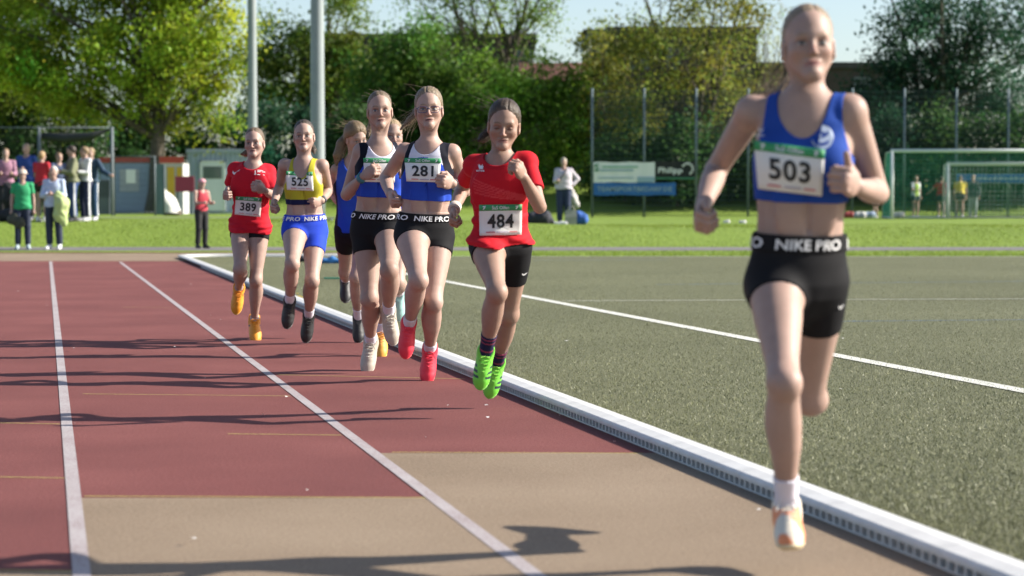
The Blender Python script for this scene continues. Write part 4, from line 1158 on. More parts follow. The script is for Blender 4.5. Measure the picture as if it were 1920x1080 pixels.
def tshirt(s0, root, colf, hem=-0.10, sleeve=0.6, neck=(1.05, 0.082, 0.15), off=0.010, wide=1.0, m=None, wr=0.004, name='t_shirt', asz=0.006, long=False):
    s = s0.crop(s0.T, s0.ua['R'], s0.ua['L'], *((s0.fa['R'], s0.fa['L']) if long else ()))
    f = Field(s.g)
    kn, a, b = s.prof
    a2 = np.interp(kn, [-.22, -.1, .2, .5, .75, 1.0], np.array([.146, .152, .142, .136, .140, .10]) * s.sc * wide); a2 = np.where(kn > .8, np.minimum(a2, a + .012), a2)
    b2 = np.interp(kn, [-.22, -.1, .2, .5, .75, 1.0], np.array([.106, .110, .100, .098, .104, .07]) * s.sc * wide); b2 = np.where(kn > .8, np.minimum(b2, b + .010), b2)
    s.torso_into(f, (kn, np.maximum(a2, a), np.maximum(b2, b)))
    F = smin(f.F, s.T.F - off * 0.5, 0.02)
    for w in 'RL': F = smin(F, s.leg[w].F - 0.006, 0.03)
    def wrinkle(P):
        x, y, t = s.local(P)
        return wr * (np.sin(26*t + 18*x/s.sc + 1.3*np.sin(9*x/s.sc+4*t)) * 0.6 + np.sin(47*t - 30*x/s.sc + 2*np.sin(14*t)) * 0.4) * np.clip(1.05 - t, 0.3, 1)
    def fn(P):
        x, y, t = s.local(P)
        e = np.sqrt((x / (neck[1]*s.sc)) ** 2 + ((neck[0] - t) / neck[2]) ** 2) - 1
        cut = np.where(t > neck[0], neck[1]*s.sc - np.abs(x), -e * neck[1] * s.sc)
        cut = np.where(y < -0.03*s.sc, np.minimum(cut, (t - 1.0) * s.Lt), cut)
        return np.maximum((hem + 0.012*np.sin(x/s.sc*22) - t) * s.Lt, cut)
    F = F - off
    I, P = s.near(F, 0.05); F[I] += wrinkle(P).astype(np.float32)
    cov = smin(smin(s.T.F, s.leg['R'].F, .025), s.leg['L'].F, .025) - 0.0125; F = np.minimum(F, cov)
    F = s.clip(F, 0.06, fn)
    for w in 'RL':
        sh, el, wr_ = s.J['sh' + w], s.J['elb' + w], s.J['wri' + w]
        g = Field(s.g); g.limb(sh, el, [(.042 + asz)*s.sc, (.047 + asz)*s.sc, (.052 + asz)*s.sc], 0.02)
        if long:
            g.limb(el, wr_, [(.044 + asz)*s.sc, (.036 + asz)*s.sc], 0.02)
            G = s.clip(g.F, 0.06, lambda P: limb_plane(P, el, wr_, 0.95))
        else:
            G = s.clip(g.F, 0.06, lambda P: limb_plane(P, sh, el, sleeve))
        F = smin(F, G, 0.012)
    return s.make(name, F, m or CLOTH, root, colf)
def sock(s0, root, w, colf, top, off=0.0045):
    s = s0.crop(s0.leg[w])
    a, b = s.J['knee' + w], s.J['ank' + w]
    F = s.clip(s.leg[w].F - off, 0.04, lambda P: -limb_plane(P, a, b, top))
    return s.make('sock', F, CLOTH, root, colf)
def trousers(s0, root, col, waist=0.22, hem=0.95, off=0.016, colf=None, name='trousers', flare=0.0):
    s = s0.crop(s0.T, s0.leg['R'], s0.leg['L'])
    F = s.clip(s.T.F - off * 0.6, 0.06, lambda P: (s.local(P)[2] - waist) * s.Lt)
    for w in 'RL':
        f = Field(s.g); k = s.sc * max(1, s.lk)
        f.limb(s.J['hip'+w], s.J['knee'+w], [.094*k, .090*k, .080*k, .068*k + off*.4], 0.02)
        f.limb(s.J['knee'+w], s.J['ank'+w], [.064*k + off*.4, .062*k + off*.4, .052*k + off*.5 + flare], 0.02)
        L = s.clip(f.F, 0.06, lambda P: limb_plane(P, s.J['knee'+w], s.J['ank'+w], hem))
        F = smin(F, L, 0.02) 
    return s.make(name, F, FARM_, root, colf or col)

def foot_frame(s, w):
    A, K, T = s.J['ank' + w], s.J['knee' + w], s.J['toe' + w]
    e = nrm(T - A); up = nrm(K - A); up = up - e * (up @ e)
    if np.linalg.norm(up) < 0.15: up = s.hyt(0) - e * (s.hyt(0) @ e)
    up = nrm(up); a = math.radians(15)
    d = e * math.cos(a) + up * math.sin(a); u = up * math.cos(a) - e * math.sin(a)
    return A, d, u, np.cross(d, u)
def shoe(s, root, w, upper, sole_c, step=0.004, colf=None, laces=None, k=1.0):
    A, d, u, r = foot_frame(s, w); sc = s.sc * k
    p = lambda x, y, z: A + (d * x + r * y + u * z) * sc
    pts = np.array([p(-.08, -.06, -.10), p(.21, .06, .06), p(.21, -.06, -.10), p(-.08, .06, .06), p(-.08, .06, -.10), p(.21, .06, -.10), p(.21, -.06, .06), p(-.08, -.06, .06)])
    g = Grid(pts.min(0) - .01, pts.max(0) + .01, step)
    f = Field(g); R = np.stack([d, r, u], 1)
    f.ell(p(.105, 0, -.052), R, [.088*sc, .044*sc, .030*sc], 0.01)
    f.ell(p(-.012, 0, -.040), R, [.056*sc, .036*sc, .042*sc], 0.03)
    f.limb(p(-.01, 0, -.035), p(.13, 0, -.050), [.038*sc, .036*sc, .030*sc], 0.03)
    f.limb(p(.0, 0, .000), p(.10, 0, -.030), [.040*sc, .034*sc, .028*sc], 0.02)
    f.limb(p(-.012, 0, .018), p(-.006, 0, -.03), [.0425*sc, .040*sc], 0.015)
    I = np.nonzero(f.F < 0.03); P = np.stack([g.ax[q][I[q]] for q in range(3)], 1) - A
    z = (P @ u) / sc; x = (P @ d) / sc
    base = f.F.copy()
    spring = -.072 + 0.02 * np.clip((x - .10) / .09, 0, 1) ** 2 
    f.F[I] = np.maximum(f.F[I], np.maximum(spring - z, z - (.022 + .010 * np.clip(-x / .05, -1, 1))) * sc)
    V, Q = surface_nets(f.F, g.ax)
    def loc(V): q = V - A; return (q @ d) / sc, (q @ r) / sc, (q @ u) / sc
    C = colf(*loc(V)) if colf else np.tile(np.array(upper), (len(V), 1))
    up_ = link('shoe', new_mesh('shoe', V - s.root_loc, Q, SHOEM, True, C), root)
    G = base - 0.004; G[I] = np.maximum(G[I], np.maximum((spring - .016) - z, z - (spring + .004)) * sc)
    V, Q = surface_nets(G, g.ax)
    link('sole', new_mesh('sole', V - s.root_loc, Q, SHOEM, True, np.tile(np.array(sole_c), (len(V), 1))), up_)
    if laces is not None:
        m = MB()
        for i in range(5):
            x = .028 + i*.018; zz = .0435 - .42*x
            m.tube([p(x, -.024, zz - .011) - s.root_loc, p(x + .006, 0, zz) - s.root_loc, p(x, .024, zz - .011) - s.root_loc], .0032*sc, 5)
        for sg in (-1, 1): m.tube([p(.030, 0, .034) - s.root_loc, p(.040, sg*.022, .040) - s.root_loc, p(.058, sg*.036, .012) - s.root_loc], .0028*sc, 5)
        m.build('laces', mat('laces_%d' % (hash(tuple(laces)) % 9999), tuple(laces), 0.8), up_)
    return up_

def hair(s, root, col, tail=None, strands=40, part=0.0, line=(0.072, 0.070), vol=0.0, seed=1, bun=None, low=-0.075, name='hair'):
    """swept-back hair cap with a tail; loose strands as a sub-part"""
    r = np.random.default_rng(seed); h = s.hs; R = s.H; c0 = s.hc
    p = lambda x, y, z: c0 + R @ np.array([x, y, z]) * h
    ext = [p(sx*.11, sy, sz) for sx in (-1, 1) for sy in (-.14, .12) for sz in (-.12, .15)]
    tp = [np.array(t) for t in tail['pts']] if tail else []
    allp = np.array(ext + [p(*t) for t in tp]); st = s.step if not s.face else 0.0032
    g = Grid(allp.min(0) - .05, allp.max(0) + .05, st)
    f = Field(g)
    f.ell(p(0, -.014, .036), R, [(.0735 + vol)*h, (.0985 + vol)*h, (.083 + vol)*h], 0.01)
    f.ell(p(0, -.040, -.01), R, [(.066 + vol)*h, (.060 + vol)*h, .072*h], 0.03*h)
    I = np.nonzero(f.F < 0.04); P = np.stack([g.ax[q][I[q]] for q in range(3)], 1)
    q = (P - c0) @ R / h; x, y, z = q[:, 0], q[:, 1], q[:, 2]
    ly, lz = line; lz = lz - .006
    arch = 0.012 * np.clip(1 - (np.abs(x) / .05) ** 2, -1, 1)
    pl = ((y - ly) * .092 - (z - lz - arch) * .080) / .122 + .0012*np.sin(x*310 + 2*np.sin(z*90)) + .0010*np.sin(x*170 + z*200)
    ear = .020 - np.sqrt((y + .005) ** 2 + (z + .016) ** 2) * 0.9
    ear = np.where(np.abs(x) > .055, np.maximum(ear - .002, -z - .012 + (y + .035) * 0.5), -1)
    an = np.arctan2(x, z + .03)
    groove = .0005 * np.sin(an * 38 + 5*np.sin(y * 31 + an*3)) + .0005 * np.sin(an * 97 + y*90 + 3*np.sin(an*9)) + (.0078 + vol) * np.exp(-np.maximum(-pl, 0) / .016) * (y > -.03)
    pt = .003 * np.exp(-((x - part) / .004) ** 2) * (y > -.02) * (z > 0)
    f.F[I] = np.maximum(f.F[I] + (groove + pt) * h, np.maximum(pl, np.maximum(low - z, np.where(y > -.03, ear, -1))) * h)
    if tail:
        for i in range(len(tp) - 1):
            f.limb(p(*tp[i]), p(*tp[i+1]), [tail['r'][i]*h, tail['r'][i+1]*h], 0.012*h)
    if bun:
        f.ell(p(*bun[0]), R, [bun[1]*h]*3, 0.01)
    V, Q = surface_nets(f.F, g.ax)
    cc = np.tile(np.array(col), (len(V), 1)) * (1 + 0.12 * np.sin(np.arctan2(((V - c0) @ R)[:, 0], ((V - c0) @ R)[:, 2] + .03*h) * 70)[:, None] * r.uniform(.6, 1, (len(V), 1)))
    ql = (V - c0) @ R / h; pv = ((ql[:, 1] - ly) * .092 - (ql[:, 2] - lz - .012 * np.clip(1 - (np.abs(ql[:, 0]) / .05) ** 2, -1, 1)) * .080) / .122
    thin = (np.exp(-np.maximum(-pv, 0) / .007) * .75 * (ql[:, 1] > -.03))[:, None]; cc = cc * (1 - thin) + s.skin * .8 * thin
    o = link(name, new_mesh(name, V - s.root_loc, Q, HAIRM, True, np.clip(cc, .005, 1)), root)
    if strands:
        m = MB(); cl = []
        for i in range(strands):
            if tail and i % 3:
                a = tp[0] + r.normal(size=3) * .012; b = tp[-1] + r.normal(size=3) * .032; mid = (tp[len(tp)//2] + r.normal(size=3) * .035)
            else:
                th = r.uniform(-1.5, 1.5); ph = r.uniform(-.2, 1.0)
                a = np.array([.076*math.sin(th), -.02 - .05*ph, .036 + .078*math.cos(th)*.9]); o_ = nrm(a - np.array([0, -.02, .02]))
                b = a + o_ * r.uniform(.008, .035) + np.array([r.normal()*.03 - (tail['wind'] if tail else 0)*.03, -.02, r.normal()*.015]); mid = (a + b)/2 + o_ * .012
            wv = np.sin(np.linspace(0, 1, 6)*r.uniform(2, 7) + r.uniform(0, 6))[:, None] * r.normal(size=3) * .006 * h * np.linspace(0, 1, 6)[:, None]
            pts = bez(p(*a), p(*mid), p(*b), 6) + wv - s.root_loc
            m.tube(pts, [.0006*h, .0007*h, .0006*h, .0005*h, .0004*h, .0002*h], 3, False)
        link('loose_strands', new_mesh('loose_strands', m.v, m.f, HAIRM, True, np.tile(np.clip(np.array(col)*1.9 + .03, 0, .5), (len(m.v), 1))), o)  # sunlight on the strands painted in: hair colour lightened
    return o

# ---- prints fixed on garments: photo pixels are projected on the garment's own surface
def surf_map(V, Q):
    bvh = BVHTree.FromPolygons([tuple(map(float, v)) for v in V], [tuple(map(int, q)) for q in Q])
    def hit(px, py, fallback=None):
        d = ray(px, py); d = d / np.linalg.norm(d)
        h = bvh.ray_cast(Vector(CAMP), Vector(d))
        return (h[3] if h[0] is not None else None), d
    return hit
def decal_grid(hit, quad, nx=14, ny=10, sm=6):
    """depth grid over a pixel quad TL,TR,BR,BL, smoothed outwards, returned as a function (u,v in 0..1, lift) -> point"""
    q = np.array(quad, float); D = np.full((ny+1, nx+1), np.nan)
    pxy = lambda u, v: (q[0]*(1-u)*(1-v) + q[1]*u*(1-v) + q[2]*u*v + q[3]*(1-u)*v)
    for j in range(ny+1):
        for i in range(nx+1):
            t, _ = hit(*pxy(i/nx, j/ny))
            if t is not None: D[j, i] = t
    ok = ~np.isnan(D)
    if not ok.any(): return None
    D[~ok] = np.nanmedian(D)
    B = D.copy()
    for _ in range(sm):
        Pd = np.pad(B, 1, mode='edge'); S = (Pd[:-2, 1:-1] + Pd[2:, 1:-1] + Pd[1:-1, :-2] + Pd[1:-1, 2:]) / 4
        B = np.minimum(S, np.where(ok, D, S))
    def fn(u, v, lift=0.004):
        x = np.clip(u, 0, 1)*nx; y = np.clip(v, 0, 1)*ny; i = min(int(x), nx-1); j = min(int(y), ny-1); fx, fy = x-i, y-j
        t = B[j, i]*(1-fx)*(1-fy)+B[j, i+1]*fx*(1-fy)+B[j+1, i]*(1-fx)*fy+B[j+1, i+1]*fx*fy
        d = ray(*pxy(u, v)); d = d/np.linalg.norm(d); return CAMP + d*(t - lift)
    return fn
def decal_sheet(fn, name, m, parent, off, u0=0, u1=1, v0=0, v1=1, nx=14, ny=8, lift=0.004, cut=0.0):
    v = []; f = []
    for j in range(ny+1):
        for i in range(nx+1): v.append(fn(u0+(u1-u0)*i/nx, v0+(v1-v0)*j/ny, lift) - off)
    for j in range(ny):
        for i in range(nx): f.append((j*(nx+1)+i, (j+1)*(nx+1)+i, (j+1)*(nx+1)+i+1, j*(nx+1)+i+1))
    n = (nx+1)*(ny+1)
    v2 = [fn(u0+(u1-u0)*i/nx, v0+(v1-v0)*j/ny, lift - 0.0015) - off for j in range(ny+1) for i in range(nx+1)]
    edge = [i for i in range(nx+1)] + [j*(nx+1)+nx for j in range(1, ny+1)] + [ny*(nx+1)+i for i in range(nx-1, -1, -1)] + [j*(nx+1) for j in range(ny-1, 0, -1)]
    fe = [(edge[k], edge[(k+1) % len(edge)], n+edge[(k+1) % len(edge)], n+edge[k]) for k in range(len(edge))]
    return link(name, new_mesh(name, v+v2, f + [tuple(n+i for i in q[::-1]) for q in f] + fe, m, True), parent)
def decal_text(fn, body, cu, cv, wu, wv, m, parent, off, name='lettering', lift=0.007, arc=0.0, **kw):
    v, f, _ = unit_text(body, **kw)
    V = [fn(cu + a*wu, cv - b*wv + arc*(a*2)**2, lift) - off for a, b in v]
    return link(name, new_mesh(name, V, f, m), parent)
def decal_shape(fn, polys, m, parent, off, name, lift=0.007):
    V = []; F = []
    for P in polys:
        b = len(V); V += [fn(u, v, lift) - off for u, v in P]; F.append(tuple(range(b, b+len(P))))
    return link(name, new_mesh(name, V, F, m), parent)
P_BIB = mat('bib_paper', (0.70, 0.69, 0.67), 0.6, noise=(30, 0.03)); P_GRN = mat('bib_green', (0.035, 0.27, 0.10), 0.6); P_BLK = mat('bib_black', (0.012, 0.013, 0.015), 0.6)
P_RED = mat('bib_red', (0.55, 0.08, 0.10), 0.6); P_VIO = mat('bib_grey_violet', (0.36, 0.31, 0.40), 0.6); P_WHT = mat('shirt_white_print', (0.70, 0.70, 0.72), 0.6); P_PIN = mat('pin', (0.3, 0.05, 0.05), 0.4)
def bib(s, root, V, Q, quad, number, num=(0.50, 0.54, 0.62, 0.46)):
    fn = decal_grid(surf_map(V, Q), quad); off = s.root_loc
    b = decal_sheet(fn, 'race_bib', P_BIB, root, off, lift=0.0045); b['label'] = 'white race number bib reading ' + number + ' with green header'
    decal_sheet(fn, 'bib_header', P_GRN, b, off, 0.0, 1.0, 0.0, 0.20, 14, 2, 0.0062)
    decal_text(fn, 'SuS Olfen', 0.5, 0.10, 0.40, 0.115, P_WHT, b, off, 'bib_title', 0.0078, offset=0.012)
    decal_text(fn, number, num[0], num[1], num[2], num[3], P_BLK, b, off, 'bib_number', 0.0078, offset=0.026, res=3, spacing=1.08)
    for c in (0.12, 0.88):
        decal_shape(fn, [[(c-.035, .05), (c+.04, .04), (c+.03, .075), (c-.03, .08)], [(c+.0, .085), (c+.03, .085), (c-.005, .155), (c-.035, .16)]], P_WHT, b, off, 'bib_emblem', 0.0078)
    bars = []
    for (a, e, w_) in ((.16, .36, P_RED), (.42, .66, P_VIO), (.72, .90, P_RED)):
        poly = []
        x = a
        while x < e: poly.append([(x, .875), (x+.018, .87), (x+.018, .915), (x, .92)]); x += .026
        decal_shape(fn, poly, w_, b, off, 'bib_small_print', 0.0078)
    return b
# ------------------------------------------------------------------ the runners
LEN = dict(elb=0.172, wri=0.148, hand=0.05, knee=0.242, ank=0.240, toe=0.113)
PAR = dict(elb='sh', wri='elb', hand='wri', knee='hip', ank='knee', toe='ank')
def solve(sp):
    """pixel joints -> 3D: a bone's missing depth follows from its length; sign -1 towards the camera, +1 away"""
    h, Z = sp['h'], sp['Z']; J = {}
    for n in ('hipR', 'hipL', 'shR', 'shL', 'neck', 'head'):
        px, py, dy = sp[n]; J[n] = at(px, py, Z + dy)
    for n in ('elb', 'wri', 'hand', 'knee', 'ank', 'toe'):
        for w in 'RL':
            px, py, sg = sp[n + w]; p = J[PAR[n] + w]; L = LEN[n] * h * sp.get('len', {}).get(n + w, 1.0)
            Y = p[1]
            for _ in range(6):
                q = at(px, py, Y); d2 = (q[0]-p[0])**2 + (q[2]-p[2])**2
                Y = p[1] + sg * math.sqrt(max(L*L - d2, 0.0))
            J[n + w] = at(px, py, Y)
            if sp.get('dbg'): print(sp['dbg'], n + w, 'L %.3f got %.3f dy %.3f' % (L, np.linalg.norm(J[n+w]-p), Y - p[1]))
    return J
def swoosh(fn, cu, cv, w_, h_, m, parent, off, name='swoosh_mark'):
    up = [(-.5, .05), (-.42, .30), (-.25, .38), (0, .25), (.5, -.45)]; lo = [(.5, -.45), (-.02, -.02), (-.22, .08), (-.36, .02), (-.40, -.22)]
    P = [(cu + a*w_, cv - -b*h_) for a, b in up + lo[1:]]
    return decal_shape(fn, [P], m, parent, off, name)
def runner(name, sp):
    J = solve(sp); P = (J['hipR'] + J['hipL']) / 2
    root = empty('person', (float(P[0]), float(P[1]), 0.0)); tag(root, sp['label'], 'person', 'runners in the race')
    if sp.get('thumb'): J['thumbL'] = J['handL']
    s = Person(J, sp['h'], sp.get('step', 0.007), sp['face'], sp.get('fine', 0.0028), **sp.get('shape', {}))
    s.root_loc = np.array([P[0], P[1], 0.0])
    F = s.body_field()
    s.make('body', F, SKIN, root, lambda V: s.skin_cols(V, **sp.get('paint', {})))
    del F
    return s, root
SW = mat('swoosh_white', (0.72, 0.72, 0.74), 0.6)
BLK = (0.012, 0.012, 0.014)
WS = (0.62, 0.60, 0.68)
RED = np.array([0.50, 0.012, 0.022])
def nike_band(s, sh, meshes, t, texts, hgt=0.029):
    """lettering wrapped round the waistband: texts = (string, centre angle, width in metres)"""
    V = np.concatenate([m[0] for m in meshes]); n0 = len(meshes[0][0]); Q = np.concatenate([meshes[0][1]] + [m[1] + n0 for m in meshes[1:]])
    bvh = BVHTree.FromPolygons([tuple(map(float, v)) for v in V], [tuple(map(int, q)) for q in Q])
    Rm = 0.115 * s.sc
    for (txt, th0, wid) in texts:
        v, f, _ = unit_text(txt, shear=0.18, offset=0.02); W = []
        for a, b in v:
            th = th0 + a * wid / Rm; tt = t + b * hgt * s.sc / s.Lt
            d = s.hxt(tt) * math.sin(th) + s.hyt(tt) * math.cos(th); o = s.P + s.U * tt * s.Lt
            h = bvh.ray_cast(Vector(o + d * 0.4), Vector(-d))
            q = np.array(h[0]) if h[0] is not None else o + d * Rm
            W.append(q + d * 0.0035 - s.root_loc)
        link('band_lettering', new_mesh('band_lettering', W, f, SW), sh)
def watch(s, root, w, col, name='watch', t=0.93, r=0.031, wd=0.020):
    a, b = s.J['elb'+w], s.J['wri'+w]; d = nrm(b-a); c = a + (b-a)*t - s.root_loc
    x = nrm(np.cross(d, [0.1, 0.2, 1])); y = np.cross(d, x); rr = r*s.sc
    m = MB(); rings = []
    for (o_, q) in ((-wd/2, .94), (-wd/2, 1.0), (wd/2, 1.0), (wd/2, .94)):
        rings.append([c + d*o_*s.sc + (x*math.cos(k*math.pi/9) + y*math.sin(k*math.pi/9))*rr*q for k in range(18)])
    m.rings(rings); return m.build(name, mat('band_%s' % name + str(col), col, 0.5), root, True)

# ---- leading runner 503
sp = dict(label='runner with number 503 in blue crop top, far ahead of the others', h=1.66, Z=7.02, face=(0.02, 0.10, 0.02), step=0.007, fine=0.0036,
  hipR=(1453, 528, -.03), hipL=(1537, 530, .03), neck=(1512, 182, -.05), shR=(1410, 208, .03), shL=(1594, 206, -.07), head=(1516, 82, -.075),
  elbR=(1343, 318, 1), elbL=(1645, 362, 1), wriR=(1318, 388, -1), wriL=(1608, 350, -1), handR=(1307, 415, -1), handL=(1588, 338, -1),
  kneeR=(1470, 716, -1), kneeL=(1518, 750, 1), ankR=(1475, 952, 1), ankL=(1516, 712, 1), toeR=(1484, 1026, -1), toeL=(1514, 662, 1),
  shape=dict(hip_w=0.90, waist_w=.98, chest_w=1.0, hs=0.97, bust=.95, limb=.93, arm=1.03, leg=.95), thumb=True, paint=dict(brow=(.30, .20, .13), eye=(.06, .07, .08)))
s, root = runner('503', sp)
BLUE = np.array([0.016, 0.058, 0.30])
o, V, Q = tank(s, root, lambda V: np.tile(BLUE, (len(V), 1)), bottom=0.445, neck=(1.03, 0.076, 0.24), arm=((0.5, .22), (.60, .17), (.72, .130), (.85, .112), (1.1, .108)))
bib(s, root, V, Q, [(1413, 263), (1547, 281), (1541, 368), (1421, 354)], '503')
fn = decal_grid(surf_map(V, Q), [(1405, 232), (1575, 232), (1575, 290), (1405, 290)], 20, 8, 0)
u = lambda px: (px-1405)/170; v_ = lambda py: (py-232)/58
circ = [(u(1542 + 21*math.cos(a)), v_(257 + 23*math.sin(a))) for a in np.linspace(0, 2*math.pi, 28, endpoint=False)]
PB = mat('pale_emblem_print', (0.42, 0.50, 0.66), 0.6); PBL = mat('emblem_blue', tuple(BLUE), 0.6)
emb = decal_shape(fn, [circ], PB, root, s.root_loc, 'club_emblem', 0.004)
decal_shape(fn, [[(u(1528), v_(246)), (u(1537), v_(249)), (u(1541), v_(245)), (u(1546), v_(249)), (u(1555), v_(245)), (u(1552), v_(254)), (u(1543), v_(259)), (u(1533), v_(256))],
                 [(u(1530), v_(264)), (u(1542), v_(268)), (u(1556), v_(262)), (u(1552), v_(271)), (u(1541), v_(274)), (u(1533), v_(270))]], PBL, emb, s.root_loc, 'emblem_motif', 0.006)
lg = decal_shape(fn, [[(u(1421), v_(239)), (u(1426), v_(244)), (u(1433), v_(240)), (u(1430), v_(247)), (u(1424), v_(247))]], P_WHT, root, s.root_loc, 'wing_logo', 0.004)
decal_text(fn, 'erima', u(1424), v_(253), 18/170, 6/58, P_WHT, lg, s.root_loc, 'lettering', 0.004, offset=0.01)
o, V, Q = shorts(s, root, BLK, waist=0.265, hem=(0.20, 0.36)); VS, QS = V, Q
wb, V, Q = waistband(s, o, root, BLK, waist=0.265, depth=0.09)
nike_band(s, o, [(V, Q), (VS, QS)], 0.222, [('NIKE PRO', -.02, .215), ('NIKE PRO', -2.15, .215), ('NIKE PRO', 2.12, .215)], 0.031)
fn = decal_grid(surf_map(VS, QS), [(1560, 560), (1590, 560), (1590, 590), (1560, 590)], 6, 6, 0)
if fn: swoosh(fn, .6, .5, .35, .4, SW, o, s.root_loc)
sock(s, root, 'R', WS, 0.74); sock(s, root, 'L', WS, 0.74)
def c503(x, y, z):
    C = np.tile(np.array([0.66, 0.60, 0.50]), (len(x), 1)); o_ = (np.sin(x*38 + y*30 + z*25) > -0.35) & (z < .012) & (x > .01); C[o_] = (0.75, 0.25, 0.10); return C
shoe(s, root, 'R', (.6, .6, .55), (0.62, 0.52, 0.34), colf=c503, laces=(.6, .58, .55), k=.9); shoe(s, root, 'L', (.6, .6, .55), (0.62, 0.52, 0.34), colf=c503)
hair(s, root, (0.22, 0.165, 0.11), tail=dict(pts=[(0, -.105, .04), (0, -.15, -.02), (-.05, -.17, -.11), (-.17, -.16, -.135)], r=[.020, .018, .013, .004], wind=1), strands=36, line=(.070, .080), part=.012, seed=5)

# ---- 484, red shirt
sp = dict(label='runner with number 484 in red t-shirt and bright green shoes', h=1.50, Z=11.75, face=(-0.02, -0.14, -0.07), fine=0.0026, step=0.0066,
  hipR=(912, 462, -.03), hipL=(965, 464, .03), neck=(938, 293, -.04), shR=(889, 309, .04), shL=(988, 303, -.05), head=(945, 233, -.075),
  elbR=(866, 356, 1), elbL=(1012, 388, -1), wriR=(851, 394, -1), wriL=(983, 333, -1), handR=(845, 416, -1), handL=(970, 312, -1),
  kneeR=(932, 547, -1), kneeL=(955, 588, 1), ankR=(911, 660, 1), ankL=(932, 680, 1), toeR=(900, 728, -1), toeL=(916, 748, -1),
  shape=dict(hip_w=0.92, waist_w=.95, chest_w=.97, hs=1.10, bust=0.4, limb=1.0, skin=(0.31, 0.196, 0.15)), paint=dict(brow=(.14, .085, .05), closed=True, lips=(.24, .10, .09), mcurve=16.0))
s, root = runner('484', sp)
def c484(V):
    x, y, t = s.local(V); C = np.tile(RED, (len(V), 1))
    for i in range(5):
        l = .74 - .035*i - .9*(x + .10)*(.9 - .12*i) + 1.2*(x+.02)**2
        m = (np.abs(t - l) < .008) & (y > 0) & (x > -.12) & (x < .14); C[m] = (0.60, 0.05, 0.06)
    nk = (np.sqrt((x/.098)**2 + ((1.04 - t)/.165)**2) < 1.06); C[nk] = (.42, .010, .02)
    return C
o, V, Q = tshirt(s, root, c484, hem=0.03, sleeve=0.62, neck=(1.04, .085, .13), wide=.88, wr=.011, off=.006, asz=.003)
bib(s, root, V, Q, [(898, 384), (979, 383), (978, 440), (899, 442)], '484')
fn = decal_grid(surf_map(V, Q), [(885, 300), (915, 300), (915, 325), (885, 325)], 6, 6, 0)
lg = decal_shape(fn, [[(.42, .28), (.58, .48), (.72, .44), (.68, .68), (.46, .66)]], P_WHT, root, s.root_loc, 'wing_logo', 0.004)
lg = decal_shape(fn, [[(.36, .32), (.50, .52), (.68, .30), (.62, .62), (.44, .62)]], P_WHT, lg, s.root_loc, 'wing_mark', 0.004)
decal_text(fn, 'erima', .52, .78, .5, .18, P_WHT, lg.parent, s.root_loc, 'lettering', 0.004, offset=0.015)
o, V, Q = shorts(s, root, BLK, waist=0.2, hem=(0.20, 0.50), off=.006)
fn = decal_grid(surf_map(V, Q), [(978, 500), (994, 500), (994, 525), (978, 525)], 6, 6, 0)
if fn: swoosh(fn, .4, .55, .7, .3, SW, o, s.root_loc)
def csock(s, w):
    def f(V):
        C = np.tile(np.array([.018, .022, .060]), (len(V), 1)); a, b = s.J['knee'+w], s.J['ank'+w]; t = ((V-a)@nrm(b-a))/np.linalg.norm(b-a)
        for q in (.735, .80, .93): C[np.abs(t-q) < .011] = (.26, .05, .10)
        return C
    return f
sock(s, root, 'R', csock(s, 'R'), 0.70); sock(s, root, 'L', csock(s, 'L'), 0.72)
def cgreen(x, y, z):
    C = np.tile(np.array([0.17, 0.62, 0.05]), (len(x), 1))
    for q in (.055, .085, .115): C[(np.abs(x - q - z*.6 - .03) < .008) & (z < -.012) & (np.abs(y) > .018)] = (.015, .03, .04)
    return C
for w in 'RL': shoe(s, root, w, None, (0.20, 0.50, 0.07), colf=cgreen, laces=(.25, .62, .08), step=.0035)
watch(s, root, 'R', (0.60, 0.52, 0.46), 'sweatband', .90, .034, .045)
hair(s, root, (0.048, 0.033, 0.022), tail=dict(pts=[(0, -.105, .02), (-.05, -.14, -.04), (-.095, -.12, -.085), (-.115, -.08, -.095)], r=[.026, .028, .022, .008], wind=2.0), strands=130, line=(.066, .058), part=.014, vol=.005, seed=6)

# ---- 281, glasses
TOPB = np.array([0.020, 0.062, 0.42]); NAVY = np.array([.005, .006, .014]); WHT = np.array([.62, .62, .72])
def club_top(s, dip=.865):
    def f(V):
        x, y, t = s.local(V); x = x / s.sc; C = np.tile(TOPB, (len(V), 1)); ax_ = np.abs(x)
        arch = dip - .5*ax_ - 9.0*np.maximum(ax_ - .045, 0)**2
        w = t > arch; C[w] = WHT
        xb = np.interp(t, [.45, .55, .65, .75, .88, 1.0], [.30, .20, .132, .106, .090, .074]); C[ax_ > xb] = NAVY
        C[(y < -.04*s.sc)] = NAVY
        return C
    return f
sp = dict(label='runner with number 281 wearing glasses, blue and white crop top, red shoes', h=1.68, Z=14.0, face=(0.02, 0.04, 0.03), fine=0.0026, step=0.0066,
  hipR=(771, 442, -.03), hipL=(820, 446, .03), neck=(804, 268, -.05), shR=(759, 283, .05), shL=(848, 285, -.04), head=(804, 203, -.08),
  elbR=(723, 334, 1), elbL=(872, 358, 1), wriR=(731, 364, -1), wriL=(849, 344, -1), handR=(736, 381, -1), handL=(832, 340, -1),
  kneeR=(785, 525, -1), kneeL=(812, 566, -1), ankR=(767, 606, 1), ankL=(806, 655, 1), toeR=(760, 671, -1), toeL=(800, 716, -1),
  shape=dict(hip_w=1.05, waist_w=1.05, chest_w=1.03, hs=1.02, limb=1.02, bust=.9, arm=1.0, skin=(.38, .25, .205)), paint=dict(brow=(.22, .14, .08), mouth=.005))
s, root = runner('281', sp)
o, V, Q = tank(s, root, club_top(s), bottom=0.40, neck=(1.06, 0.082, 0.175), arm=((0.5, .24), (.60, .19), (.72, .145), (.85, .124), (1.1, .112)))
